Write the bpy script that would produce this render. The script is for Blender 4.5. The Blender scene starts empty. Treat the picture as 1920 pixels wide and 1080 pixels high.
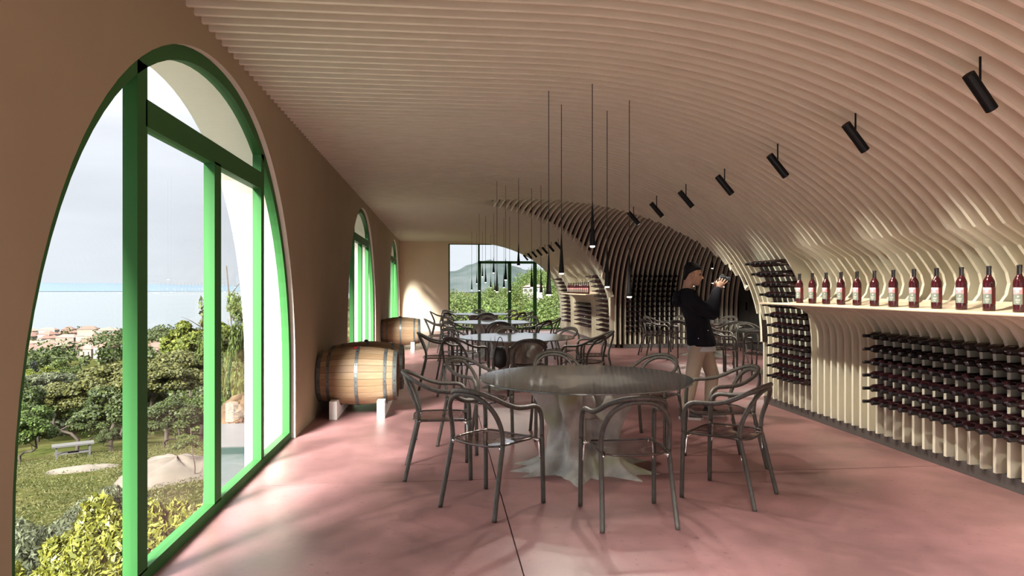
import bpy, bmesh, math, random
import numpy as np
from mathutils import Vector, Matrix
random.seed(7); RNG = np.random.default_rng(7)
C = bpy.context.scene
COL = C.collection
PI = math.pi

# ------------------------------------------------------------------ camera, sky, sun, exposure
cam_d = bpy.data.cameras.new('camera'); cam = bpy.data.objects.new('camera', cam_d); COL.objects.link(cam)
cam_d.sensor_width = 36.0; cam_d.lens = 1250.0 / 1920.0 * 36.0
cam_d.clip_start = 0.05; cam_d.clip_end = 60000
cam.location = (0, 0, 1.5)
cam.rotation_euler = (PI / 2, 0, -math.atan((960 - 829) / 1250.0))
C.camera = cam

C.view_settings.view_transform = 'Standard'
C.view_settings.look = 'None'
C.view_settings.gamma = 1.0
C.view_settings.use_curve_mapping = False
C.view_settings.exposure = 0.4
cy = C.cycles
cy.use_denoising = True
cy.max_bounces = 12; cy.diffuse_bounces = 8; cy.glossy_bounces = 4
cy.transmission_bounces = 6; cy.transparent_max_bounces = 16
cy.sample_clamp_indirect = 6.0
cy.caustics_reflective = False; cy.caustics_refractive = False

SKY_STRENGTH = 1.0
SUN_STRENGTH = 28.0
world = bpy.data.worlds.new('sky'); C.world = world; world.use_nodes = True
wt = world.node_tree; wt.nodes.clear()
def wn(t, **kw):
    n = wt.nodes.new(t)
    for k, v in kw.items(): setattr(n, k, v)
    return n
w_out = wn('ShaderNodeOutputWorld'); w_bg = wn('ShaderNodeBackground'); w_bg.inputs[1].default_value = SKY_STRENGTH
w_tc = wn('ShaderNodeTexCoord'); w_sep = wn('ShaderNodeSeparateXYZ')
wt.links.new(w_tc.outputs['Generated'], w_sep.inputs[0])
w_r = wn('ShaderNodeValToRGB')                       # overcast sky: brighter towards the zenith
w_r.color_ramp.elements[0].position = 0.0; w_r.color_ramp.elements[0].color = (0.64, 0.68, 0.73, 1)
w_r.color_ramp.elements[1].position = 1.0; w_r.color_ramp.elements[1].color = (3.6, 3.65, 3.75, 1)
e = w_r.color_ramp.elements.new(0.2); e.color = (0.74, 0.77, 0.84, 1)
e = w_r.color_ramp.elements.new(0.5); e.color = (2.4, 2.44, 2.52, 1)
wt.links.new(w_sep.outputs[2], w_r.inputs[0])
w_map = wn('ShaderNodeMapping'); w_map.inputs['Scale'].default_value = (1.6, 1.6, 6.0)
wt.links.new(w_tc.outputs['Generated'], w_map.inputs[0])
w_no = wn('ShaderNodeTexNoise'); w_no.inputs['Scale'].default_value = 2.2; w_no.inputs['Detail'].default_value = 3
wt.links.new(w_map.outputs[0], w_no.inputs['Vector'])
w_mr = wn('ShaderNodeMapRange'); w_mr.inputs[1].default_value = 0.3; w_mr.inputs[2].default_value = 0.7
w_mr.inputs[3].default_value = 0.94; w_mr.inputs[4].default_value = 1.10
wt.links.new(w_no.outputs[0], w_mr.inputs[0])
w_mx = wn('ShaderNodeVectorMath', operation='SCALE')
wt.links.new(w_r.outputs[0], w_mx.inputs[0]); wt.links.new(w_mr.outputs[0], w_mx.inputs['Scale'])
wt.links.new(w_mx.outputs[0], w_bg.inputs[0]); wt.links.new(w_bg.outputs[0], w_out.inputs[0])

sun_d = bpy.data.lights.new('sun', 'SUN'); sun = bpy.data.objects.new('sun', sun_d); COL.objects.link(sun)
sun_d.energy = SUN_STRENGTH; sun_d.angle = math.radians(20); sun_d.color = (1.0, 0.97, 0.92)
sun.rotation_euler = Vector((0.36, 0.80, -0.60)).to_track_quat('-Z', 'Y').to_euler()
sun.location = (-20, -30, 30)

# ------------------------------------------------------------------ materials
def new_mat(name):
    m = bpy.data.materials.new(name); m.use_nodes = True
    nt = m.node_tree; nt.nodes.clear()
    out = nt.nodes.new('ShaderNodeOutputMaterial')
    return m, nt, out
def rgb(c): return (c[0], c[1], c[2], 1)
def pmat(name, col, rough=0.6, metal=0.0, spec=0.5, noise=None, bump=0.0, bscale=60, ior=1.45, coat=0.0, stretch=None):
    """Principled; noise = (colour2, scale, detail) mixes a second colour in by a noise texture."""
    m, nt, out = new_mat(name)
    b = nt.nodes.new('ShaderNodeBsdfPrincipled')
    b.inputs['Base Color'].default_value = rgb(col); b.inputs['Roughness'].default_value = rough
    b.inputs['Metallic'].default_value = metal; b.inputs['Specular IOR Level'].default_value = spec
    b.inputs['Coat Weight'].default_value = coat
    nt.links.new(b.outputs[0], out.inputs[0])
    tc = nt.nodes.new('ShaderNodeTexCoord')
    vec = tc.outputs['Object']
    if stretch:
        mp = nt.nodes.new('ShaderNodeMapping'); mp.inputs['Scale'].default_value = stretch
        nt.links.new(vec, mp.inputs[0]); vec = mp.outputs[0]
    if noise:
        n = nt.nodes.new('ShaderNodeTexNoise'); n.inputs['Scale'].default_value = noise[1]; n.inputs['Detail'].default_value = noise[2]
        nt.links.new(vec, n.inputs['Vector'])
        r = nt.nodes.new('ShaderNodeMapRange'); r.inputs[1].default_value = 0.3; r.inputs[2].default_value = 0.7
        nt.links.new(n.outputs[0], r.inputs[0])
        mx = nt.nodes.new('ShaderNodeMix'); mx.data_type = 'RGBA'
        mx.inputs[6].default_value = rgb(col); mx.inputs[7].default_value = rgb(noise[0])
        nt.links.new(r.outputs[0], mx.inputs[0]); nt.links.new(mx.outputs[2], b.inputs['Base Color'])
    if bump:
        n2 = nt.nodes.new('ShaderNodeTexNoise'); n2.inputs['Scale'].default_value = bscale; n2.inputs['Detail'].default_value = 4
        nt.links.new(vec, n2.inputs['Vector'])
        bp = nt.nodes.new('ShaderNodeBump'); bp.inputs['Strength'].default_value = bump; bp.inputs['Distance'].default_value = 0.01
        nt.links.new(n2.outputs[0], bp.inputs['Height']); nt.links.new(bp.outputs[0], b.inputs['Normal'])
    return m
def leafmat(name, c1, c2, c3=None, trans=0.25):
    """Leaves: colour varies from leaf to leaf, a little light comes through."""
    m, nt, out = new_mat(name)
    g = nt.nodes.new('ShaderNodeNewGeometry')
    r = nt.nodes.new('ShaderNodeValToRGB')
    r.color_ramp.elements[0].color = rgb(c1); r.color_ramp.elements[1].color = rgb(c2)
    if c3:
        e = r.color_ramp.elements.new(0.93); e.color = rgb(c2); r.color_ramp.elements[-1].color = rgb(c3)
    nt.links.new(g.outputs['Random Per Island'], r.inputs[0])
    d = nt.nodes.new('ShaderNodeBsdfPrincipled'); d.inputs['Roughness'].default_value = 0.6
    d.inputs['Specular IOR Level'].default_value = 0.25
    nt.links.new(r.outputs[0], d.inputs['Base Color'])
    t = nt.nodes.new('ShaderNodeBsdfTranslucent'); nt.links.new(r.outputs[0], t.inputs[0])
    mx = nt.nodes.new('ShaderNodeMixShader'); mx.inputs[0].default_value = trans
    nt.links.new(d.outputs[0], mx.inputs[1]); nt.links.new(t.outputs[0], mx.inputs[2]); nt.links.new(mx.outputs[0], out.inputs[0])
    return m
def glassmat(name, tint, rough=0.0, ior=1.5, extra=0.0, haze=None):
    """Thin sheet glass: tinted see-through plus a Fresnel mirror; haze adds a little body colour."""
    m, nt, out = new_mat(name)
    t = nt.nodes.new('ShaderNodeBsdfTransparent'); t.inputs[0].default_value = rgb(tint)
    gl = nt.nodes.new('ShaderNodeBsdfGlossy'); gl.inputs['Roughness'].default_value = rough
    lw = nt.nodes.new('ShaderNodeLayerWeight'); lw.inputs[0].default_value = 0.5      # Schlick's curve, the same from both sides
    f = nt.nodes.new('ShaderNodeMath'); f.operation = 'POWER'; f.inputs[1].default_value = 5.0
    nt.links.new(lw.outputs['Facing'], f.inputs[0])
    a = nt.nodes.new('ShaderNodeMath'); a.operation = 'MULTIPLY_ADD'; a.use_clamp = True
    f0 = ((ior - 1) / (ior + 1)) ** 2 + extra; a.inputs[1].default_value = 1 - f0; a.inputs[2].default_value = f0
    nt.links.new(f.outputs[0], a.inputs[0])
    base = t.outputs[0]
    if haze:
        d = nt.nodes.new('ShaderNodeBsdfDiffuse'); d.inputs[0].default_value = rgb(haze[0])
        m0 = nt.nodes.new('ShaderNodeMixShader'); m0.inputs[0].default_value = haze[1]
        nt.links.new(base, m0.inputs[1]); nt.links.new(d.outputs[0], m0.inputs[2]); base = m0.outputs[0]
    mx = nt.nodes.new('ShaderNodeMixShader')
    nt.links.new(a.outputs[0], mx.inputs[0]); nt.links.new(base, mx.inputs[1]); nt.links.new(gl.outputs[0], mx.inputs[2])
    nt.links.new(mx.outputs[0], out.inputs[0])
    return m
def emat(name, col, s):
    m, nt, out = new_mat(name)
    e = nt.nodes.new('ShaderNodeEmission'); e.inputs[0].default_value = rgb(col); e.inputs[1].default_value = s
    nt.links.new(e.outputs[0], out.inputs[0]); return m

M = {}
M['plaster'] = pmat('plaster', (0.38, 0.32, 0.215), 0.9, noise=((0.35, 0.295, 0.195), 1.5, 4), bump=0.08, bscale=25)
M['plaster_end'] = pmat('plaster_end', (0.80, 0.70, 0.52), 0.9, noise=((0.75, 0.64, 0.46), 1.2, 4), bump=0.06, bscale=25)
M['stone_out'] = pmat('stone_outside', (0.82, 0.78, 0.70), 0.9, bump=0.1, bscale=20)
M['slat'] = pmat('slat_wood', (0.79, 0.76, 0.635), 0.55, noise=((0.73, 0.70, 0.575), 3.0, 6), stretch=(1.5, 14, 1.5))
M['shelf'] = pmat('shelf_wood', (0.72, 0.60, 0.46), 0.55, noise=((0.65, 0.535, 0.40), 3.0, 6), stretch=(8, 1, 8))
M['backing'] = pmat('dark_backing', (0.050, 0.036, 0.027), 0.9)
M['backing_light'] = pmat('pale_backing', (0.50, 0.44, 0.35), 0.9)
M['dark'] = pmat('charcoal_panel', (0.022, 0.022, 0.020), 0.6)
M['plinth'] = pmat('grey_plinth', (0.085, 0.075, 0.072), 0.6)
M['green'] = pmat('green_frame', (0.036, 0.135, 0.038), 0.55, spec=0.12)
M['pane'] = glassmat('window_pane', (0.97, 0.985, 0.98), 0.0, 1.45)
M['joint'] = pmat('dark_joint', (0.05, 0.03, 0.03), 0.9)  # dark base that shows in the gaps between slabs
M['tube'] = pmat('bentwood', (0.086, 0.077, 0.064), 0.5, noise=((0.046, 0.041, 0.035), 30, 4), bump=0.35, bscale=90, stretch=(2, 2, .6))
M['chrome'] = pmat('chrome', (0.75, 0.75, 0.75), 0.08, metal=1.0)
M['rim'] = pmat('seat_rim', (0.10, 0.08, 0.075), 0.08, metal=0.6)
M['seat'] = glassmat('clear_seat', (0.80, 0.76, 0.76), 0.03, 1.5, 0.02)
M['tabletop'] = glassmat('smoked_glass', (0.58, 0.57, 0.56), 0.08, 1.5, 0.04, haze=((0.30, 0.29, 0.28), 0.05))
M['glassedge'] = pmat('glass_edge', (0.16, 0.18, 0.17), 0.1)
M['black'] = pmat('black_metal', (0.006, 0.006, 0.006), 0.5, spec=0.15)
M['lamp_lens'] = emat('lamp_lens', (1.0, 0.95, 0.86), 3.0)
M['cord'] = pmat('black_cord', (0.02, 0.016, 0.014), 0.6)
M['bottle'] = pmat('bottle_glass', (0.020, 0.006, 0.008), 0.08, spec=0.6)
M['bottle_red'] = pmat('bottle_wine', (0.055, 0.006, 0.010), 0.08, spec=0.6)
M['capsule'] = pmat('bottle_capsule', (0.016, 0.014, 0.017), 0.3)
M['label_pink'] = pmat('label_pink', (0.80, 0.36, 0.40), 0.6)
M['label_white'] = pmat('label_white', (0.85, 0.80, 0.80), 0.6)
M['label_grey'] = pmat('label_grey', (0.22, 0.27, 0.23), 0.6)
M['label_red'] = pmat('label_red', (0.13, 0.012, 0.016), 0.5)
M['hoop'] = pmat('barrel_hoop', (0.22, 0.25, 0.24), 0.45, metal=0.6, noise=((0.14, 0.15, 0.15), 20, 3))
M['staves'] = [pmat('stave_oak', c, 0.6, noise=(c2, 2.5, 6), stretch=(1.5, 12, 12)) for c, c2 in
               (((0.36, 0.245, 0.14), (0.27, 0.17, 0.09)), ((0.39, 0.275, 0.165), (0.31, 0.20, 0.11)), ((0.32, 0.21, 0.115), (0.25, 0.155, 0.08)))]
M['head_oak'] = pmat('barrel_head_oak', (0.20, 0.11, 0.06), 0.7, noise=((0.14, 0.08, 0.04), 4, 5))
M['bung_red'] = pmat('bung_red', (0.45, 0.02, 0.02), 0.5)
M['white_block'] = pmat('white_block', (0.78, 0.76, 0.73), 0.7)
M['bag'] = pmat('black_leather', (0.014, 0.013, 0.013), 0.5)

def trunkmat(name, c1, c2, c3, zmoss=None):
    m, nt, out = new_mat(name)
    b = nt.nodes.new('ShaderNodeBsdfPrincipled'); b.inputs['Roughness'].default_value = 0.75
    nt.links.new(b.outputs[0], out.inputs[0])
    tc = nt.nodes.new('ShaderNodeTexCoord')
    n = nt.nodes.new('ShaderNodeTexNoise'); n.inputs['Scale'].default_value = 5; n.inputs['Detail'].default_value = 6
    nt.links.new(tc.outputs['Object'], n.inputs['Vector'])
    r = nt.nodes.new('ShaderNodeValToRGB')
    r.color_ramp.elements[0].position = 0.32; r.color_ramp.elements[0].color = rgb(c1)
    r.color_ramp.elements[1].position = 0.70; r.color_ramp.elements[1].color = rgb(c2)
    nt.links.new(n.outputs[0], r.inputs[0])
    n3 = nt.nodes.new('ShaderNodeTexNoise'); n3.inputs['Scale'].default_value = 3; n3.inputs['Detail'].default_value = 2
    nt.links.new(tc.outputs['Object'], n3.inputs['Vector'])
    mr = nt.nodes.new('ShaderNodeMapRange'); mr.inputs[1].default_value = 0.52; mr.inputs[2].default_value = 0.68
    mr.inputs[4].default_value = 0.8
    nt.links.new(n3.outputs[0], mr.inputs[0])
    mx = nt.nodes.new('ShaderNodeMix'); mx.data_type = 'RGBA'; mx.inputs[7].default_value = rgb(c3)
    nt.links.new(mr.outputs[0], mx.inputs[0]); nt.links.new(r.outputs[0], mx.inputs[6]); nt.links.new(mx.outputs[2], b.inputs['Base Color'])
    n2 = nt.nodes.new('ShaderNodeTexNoise'); n2.inputs['Scale'].default_value = 22; n2.inputs['Detail'].default_value = 5
    nt.links.new(tc.outputs['Object'], n2.inputs['Vector'])
    bp = nt.nodes.new('ShaderNodeBump'); bp.inputs['Strength'].default_value = 0.4; bp.inputs['Distance'].default_value = 0.02
    nt.links.new(n2.outputs[0], bp.inputs['Height']); nt.links.new(bp.outputs[0], b.inputs['Normal'])
    return m
M['trunk'] = trunkmat('grey_trunk', (0.27, 0.26, 0.235), (0.60, 0.59, 0.55), (0.30, 0.31, 0.17))

def floormat():
    m, nt, out = new_mat('pink_concrete')
    b = nt.nodes.new('ShaderNodeBsdfPrincipled'); nt.links.new(b.outputs[0], out.inputs[0])
    b.inputs['Specular IOR Level'].default_value = 0.5
    tc = nt.nodes.new('ShaderNodeTexCoord'); g = nt.nodes.new('ShaderNodeNewGeometry')
    n = nt.nodes.new('ShaderNodeTexNoise'); n.inputs['Scale'].default_value = 1.1; n.inputs['Detail'].default_value = 8; n.inputs['Roughness'].default_value = 0.62
    nt.links.new(g.outputs['Position'], n.inputs['Vector'])
    r = nt.nodes.new('ShaderNodeValToRGB')
    r.color_ramp.elements[0].position = 0.36; r.color_ramp.elements[0].color = (0.170, 0.088, 0.084, 1)
    r.color_ramp.elements[1].position = 0.64; r.color_ramp.elements[1].color = (0.310, 0.155, 0.153, 1)
    nt.links.new(n.outputs[0], r.inputs[0])
    n2 = nt.nodes.new('ShaderNodeTexNoise'); n2.inputs['Scale'].default_value = 26; n2.inputs['Detail'].default_value = 3
    nt.links.new(g.outputs['Position'], n2.inputs['Vector'])
    mr = nt.nodes.new('ShaderNodeMapRange'); mr.inputs[1].default_value = 0.62; mr.inputs[2].default_value = 0.74; mr.inputs[4].default_value = 0.75
    nt.links.new(n2.outputs[0], mr.inputs[0])
    mx = nt.nodes.new('ShaderNodeMix'); mx.data_type = 'RGBA'; mx.inputs[7].default_value = (0.15, 0.065, 0.065, 1)
    nt.links.new(mr.outputs[0], mx.inputs[0]); nt.links.new(r.outputs[0], mx.inputs[6]); nt.links.new(mx.outputs[2], b.inputs['Base Color'])
    rr = nt.nodes.new('ShaderNodeMapRange'); rr.inputs[3].default_value = 0.28; rr.inputs[4].default_value = 0.55
    nt.links.new(n.outputs[0], rr.inputs[0]); nt.links.new(rr.outputs[0], b.inputs['Roughness'])
    bp = nt.nodes.new('ShaderNodeBump'); bp.inputs['Strength'].default_value = 0.25; bp.inputs['Distance'].default_value = 0.006
    n4 = nt.nodes.new('ShaderNodeTexNoise'); n4.inputs['Scale'].default_value = 9; n4.inputs['Detail'].default_value = 8
    nt.links.new(g.outputs['Position'], n4.inputs['Vector'])
    nt.links.new(n4.outputs[0], bp.inputs['Height']); nt.links.new(bp.outputs[0], b.inputs['Normal'])
    return m
M['floor'] = floormat()

# ------------------------------------------------------------------ mesh helpers
def link(o, parent=None):
    COL.objects.link(o)
    if parent is not None: o.parent = parent
    return o
def tag(o, label=None, cat=None, group=None, kind=None):
    if label: o['label'] = label
    if cat: o['category'] = cat
    if group: o['group'] = group
    if kind: o['kind'] = kind
    return o
def empty(name, loc=(0, 0, 0), rz=0.0):
    o = bpy.data.objects.new(name, None); COL.objects.link(o)
    o.location = loc; o.rotation_euler = (0, 0, rz); o.empty_display_size = 0.1
    return o
class MB:
    def __init__(s): s.v = []; s.f = []; s.mi = []
    def add(s, v, f, mi=0):
        n = len(s.v); s.v += [tuple(p) for p in v]; s.f += [tuple(i + n for i in q) for q in f]; s.mi += [mi] * len(f)
    def box(s, lo, hi, mi=0, bev=0.0):
        x0, y0, z0 = lo; x1, y1, z1 = hi
        if bev <= 0:
            v = [(x, y, z) for x in (x0, x1) for y in (y0, y1) for z in (z0, z1)]
            s.add(v, [(0, 1, 3, 2), (4, 6, 7, 5), (0, 4, 5, 1), (2, 3, 7, 6), (0, 2, 6, 4), (1, 5, 7, 3)], mi); return
        bm = bmesh.new(); bmesh.ops.create_cube(bm, size=1)
        for p in bm.verts: p.co = Vector(((x0 + x1) / 2 + p.co.x * (x1 - x0), (y0 + y1) / 2 + p.co.y * (y1 - y0), (z0 + z1) / 2 + p.co.z * (z1 - z0)))
        bmesh.ops.bevel(bm, geom=bm.edges[:], offset=bev, segments=1, affect='EDGES')
        bm.verts.index_update()
        s.add([p.co[:] for p in bm.verts], [[q.index for q in f.verts] for f in bm.faces], mi); bm.free()
    def tube(s, pts, rad, n=8, mi=0, caps=True, sq=None):
        """Swept tube; rad is a number or one per point; sq=(a,b) squashes the section."""
        P = [Vector(p) for p in pts]; k = len(P)
        R = [rad] * k if not hasattr(rad, '__len__') else list(rad)
        T = []
        for i in range(k):
            t = (P[min(i + 1, k - 1)] - P[max(i - 1, 0)]); T.append(t.normalized() if t.length > 1e-9 else Vector((0, 0, 1)))
        up = Vector((0, 0, 1)) if abs(T[0].z) < 0.9 else Vector((1, 0, 0))
        u = T[0].cross(up).normalized(); v = []
        for i in range(k):
            u = (u - T[i] * u.dot(T[i])).normalized(); w = T[i].cross(u)
            for j in range(n):
                a = 2 * PI * j / n; ca, sa = math.cos(a), math.sin(a)
                if sq: ca *= sq[0]; sa *= sq[1]
                v.append(P[i] + (u * ca + w * sa) * R[i])
        f = [(i * n + j, i * n + (j + 1) % n, (i + 1) * n + (j + 1) % n, (i + 1) * n + j) for i in range(k - 1) for j in range(n)]
        if caps: f += [tuple(range(n - 1, -1, -1)), tuple((k - 1) * n + j for j in range(n))]
        s.add(v, f, mi)
    def loft(s, rings, mi=0, caps=True):
        """rings: list of (centre, axis_a, axis_b) ellipses."""
        n = 16; v = []
        for c, a, b in rings:
            c, a, b = Vector(c), Vector(a), Vector(b)
            for j in range(n):
                t = 2 * PI * j / n; v.append(c + a * math.cos(t) + b * math.sin(t))
        k = len(rings)
        f = [(i * n + j, i * n + (j + 1) % n, (i + 1) * n + (j + 1) % n, (i + 1) * n + j) for i in range(k - 1) for j in range(n)]
        if caps: f += [tuple(range(n - 1, -1, -1)), tuple((k - 1) * n + j for j in range(n))]
        s.add(v, f, mi)
    def ball(s, c, r, mi=0, nu=12, nv=8, rot=None):
        c = Vector(c); rx, ry, rz = (r, r, r) if not hasattr(r, '__len__') else r
        v = []
        for i in range(nv + 1):
            th = PI * i / nv
            for j in range(nu):
                ph = 2 * PI * j / nu
                p = Vector((rx * math.sin(th) * math.cos(ph), ry * math.sin(th) * math.sin(ph), rz * math.cos(th)))
                v.append(c + (rot @ p if rot else p))
        s.add(v, [(i * nu + j, (i + 1) * nu + j, (i + 1) * nu + (j + 1) % nu, i * nu + (j + 1) % nu) for i in range(nv) for j in range(nu)], mi)
    def lathe(s, prof, n=16, mi=0, mtx=None, seg=None):
        """prof: (r, z) from bottom to top around z; seg=(a0, a1) makes an open patch."""
        full = seg is None; a0, a1 = seg if seg else (0, 2 * PI); cols = n if full else n + 1
        v = []
        for r, z in prof:
            for j in range(cols):
                a = a0 + (a1 - a0) * j / n; p = Vector((r * math.cos(a), r * math.sin(a), z))
                v.append(mtx @ p if mtx else p)
        f = []
        for i in range(len(prof) - 1):
            for j in range(n):
                j2 = (j + 1) % cols if full else j + 1
                f.append((i * cols + j, i * cols + j2, (i + 1) * cols + j2, (i + 1) * cols + j))
        s.add(v, f, mi)
    def mesh(s, name, mats, smooth=False):
        me = bpy.data.meshes.new(name); me.from_pydata(s.v, [], s.f)
        for m in (mats if isinstance(mats, (list, tuple)) else [mats]): me.materials.append(m)
        if any(s.mi): me.polygons.foreach_set('material_index', s.mi)
        if smooth: me.polygons.foreach_set('use_smooth', [True] * len(s.f))
        bm = bmesh.new(); bm.from_mesh(me); bmesh.ops.remove_doubles(bm, verts=bm.verts, dist=1e-5)
        bmesh.ops.recalc_face_normals(bm, faces=bm.faces); bm.to_mesh(me); bm.free()
        me.update(); return me
    def build(s, name, mats, parent=None, smooth=False):
        return link(bpy.data.objects.new(name, s.mesh(name, mats, smooth)), parent)
def inst(name, mesh, parent=None, loc=None, rot=None, scale=None):
    o = bpy.data.objects.new(name, mesh); link(o, parent)
    if loc is not None: o.location = loc
    if rot is not None: o.rotation_euler = rot
    if scale is not None: o.scale = scale if hasattr(scale, '__len__') else (scale,) * 3
    return o
def copy_tree(root):
    """A copy of a thing together with copies of its parts and sub-parts (mesh data shared)."""
    r = root.copy(); COL.objects.link(r)
    for ch in list(KIDS.get(root.name, [])):
        c = ch.copy(); COL.objects.link(c); c.parent = r
        for g in list(KIDS.get(ch.name, [])):
            d = g.copy(); COL.objects.link(d); d.parent = c
    return r
KIDS = {}
def remember(root):
    KIDS[root.name] = list(root.children)
    for ch in root.children: KIDS[ch.name] = list(ch.children)
def spline(pts, per=6):
    """Catmull-Rom through the points."""
    P = [Vector(p) for p in pts]; out = []
    for i in range(len(P) - 1):
        p0 = P[max(i - 1, 0)]; p1 = P[i]; p2 = P[i + 1]; p3 = P[min(i + 2, len(P) - 1)]
        for k in range(per):
            t = k / per; t2 = t * t; t3 = t2 * t
            out.append(0.5 * ((2 * p1) + (p2 - p0) * t + (2 * p0 - 5 * p1 + 4 * p2 - p3) * t2 + (3 * p1 - p0 - 3 * p2 + p3) * t3))
    out.append(P[-1]); return out
def smooth_angle(o, deg=40):
    me = o.data
    me.polygons.foreach_set('use_smooth', [True] * len(me.polygons))
    bm = bmesh.new(); bm.from_mesh(me)
    for e in bm.edges:
        if len(e.link_faces) == 2 and e.calc_face_angle(0) > math.radians(deg): e.smooth = False
    bm.to_mesh(me); bm.free()

# ------------------------------------------------------------------ the hall: sizes
XL = -1.46; XLO = -1.95                 # left wall, inner and outer face
YB = 23.4; YN = -1.0                    # end walls
ZC = 3.12                               # underside of the slats
PITCH = 0.1256; SLAT_T = 0.03; SLAT_D = 0.12
XW = 4.157                              # right wall, slat fronts
VA, VXC, VZC, VB, VN = 3.557, 0.60, 0.80, 2.32, 2.15
YC, YA_N, YA_F = 12.6, 4.25, 3.62       # cross vault: crown, reach towards camera, reach away
YW_N, YW_F = YC - YA_N, YC + YA_F
XWING = 7.5
def zm(X):
    if X <= VXC: return ZC
    u = min(1.0, (X - VXC) / VA); return VZC + VB * (1 - u ** VN) ** (1 / VN)
def zt(Y):
    if Y <= YC: u, n = (YC - Y) / YA_N, 2.0
    else: u, n = (Y - YC) / YA_F, 2.4
    if u >= 1: return -1.0
    return VZC + VB * (1 - u ** n) ** (1 / n)
def groin_x(Y):
    """x where the cross vault cuts the main vault at this y (None: no cut)."""
    z = zt(Y)
    if z < 0: return None
    if z >= ZC - 1e-4: return VXC
    u = (1 - min(1.0, max(0.0, (z - VZC) / VB)) ** VN) ** (1 / VN)
    return VXC + VA * u
LIPS = [(3.0, 7.08), (17.05, 20.45)]
def has_lip(Y): return Y < 7.08 or 17.05 < Y < 20.45

def main_profile(Y):
    """Front edge of the slat at y and matching rear edge: lists of (x, z)."""
    gx = groin_x(Y)
    fr = [(XL, ZC), (-0.8, ZC), (-0.1, ZC), (VXC, ZC)]
    lip = has_lip(Y)
    cut = gx is not None
    N = 26
    for i in range(1, N + 1):
        a = (PI / 2) * i / N * 0.999999
        X = VXC + VA * math.sin(a) ** (2 / VN); Z = VZC + VB * math.cos(a) ** (2 / VN)
        if cut and X >= gx: fr.append((gx, zm(gx))); break
        if lip and Z < 1.93: break
        fr.append((X, Z))
    if not cut:
        if lip:
            fr += [(4.000, 1.800), (4.079, 1.700), (4.137, 1.615), (XW, 1.535), (4.135, 1.450), (4.075, 1.378), (3.98, 1.345), (3.86, 1.336), (3.735, 1.333),
                   (3.728, 1.322), (3.735, 1.310), (3.86, 1.296), (3.965, 1.265), (4.06, 1.205), (4.125, 1.110), (4.150, 1.03), (XW, 0.95)]
        fr.append((XW, 0.10))
    bk = []
    for i, (x, z) in enumerate(fr):
        if x <= VXC: bk.append((x, z + SLAT_D)); continue
        if z <= VZC + 1e-3: bk.append((XW + SLAT_D, z)); continue
        u = (x - VXC) / VA; w = max(0.0, (z - VZC) / VB)
        nx = u ** (VN - 1) / VA; nz = w ** (VN - 1) / VB; l = math.hypot(nx, nz)
        if lip and z < 1.84: bk.append((XW + SLAT_D, z)); continue
        bx, bz = x + SLAT_D * nx / l, z + SLAT_D * nz / l
        if not cut and z < 2.3: t = min(1.0, (2.3 - z) / .45); bx += (XW + SLAT_D - bx) * t * t * (3 - 2 * t); bz += (z - bz) * t
        bk.append((bx, bz))
    return fr, bk
def cross_profile(X):
    """Front and rear edge (y, z) of the cross-vault slat at x, or None."""
    zmx = zm(X) if X < VXC + VA else -1
    if zmx >= ZC - 0.004: return None
    pts = []
    if X > XW + 0.1: pts.append((YW_N, 0.10))
    N = 22
    for i in range(N + 1):
        a = (PI / 2) * i / N * 0.999999
        pts.append((YC - YA_N * math.cos(a), VZC + VB * math.sin(a)))
    for i in range(1, N + 1):
        a = (PI / 2) * i / N * 0.999999
        pts.append((YC + YA_F * math.sin(a) ** (2 / 2.4), VZC + VB * math.cos(a) ** (2 / 2.4)))
    if X > XW + 0.1: pts.append((YW_F, 0.10))
    if zmx > 0: pts = [p for p in pts if p[1] > zmx]
    if len(pts) < 3: return None
    if zmx > 0:      # meet the main vault exactly at both ends
        q = min(1.0, max(0.0, (zmx - VZC) / VB)); u = math.sqrt(1 - q * q)
        uf = (1 - q ** 2.4) ** (1 / 2.4)
        pts = [(YC - YA_N * u, zmx)] + pts + [(YC + YA_F * uf, zmx)]
    bk = []
    for y, z in pts:
        if z <= VZC + 1e-3: bk.append((y + (SLAT_D if y > YC else -SLAT_D), z)); continue
        A = YA_N if y < YC else YA_F; n = 2.0 if y < YC else 2.4
        u = abs(y - YC) / A; w = max(0, (z - VZC) / VB)
        ny = u ** (n - 1) / A * (1 if y > YC else -1); nz = w ** (n - 1) / VB; l = math.hypot(ny, nz) or 1
        bk.append((y + SLAT_D * ny / l, z + SLAT_D * nz / l))
    return pts, bk

# ------------------------------------------------------------------ floor
floor = MB(); floor.box((XL - .10, YN - .3, -0.30), (XWING + .2, YB + .12, -0.012))
floor = tag(floor.build('floor', M['joint']), kind='structure')
JX = 0.424; JY = 5.217; g = 0.004
for x0, x1 in ((XL - .10, JX), (JX, 4.75), (4.75, XWING + .1)):
    for y0, y1 in ((YN, JY), (JY, 13.3), (13.3, YB + .1)):
        b = MB(); b.box((x0 + g, y0 + g, -0.012), (x1 - g, y1 - g, 0.0)); b.build('slab', M['floor'], floor)

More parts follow.
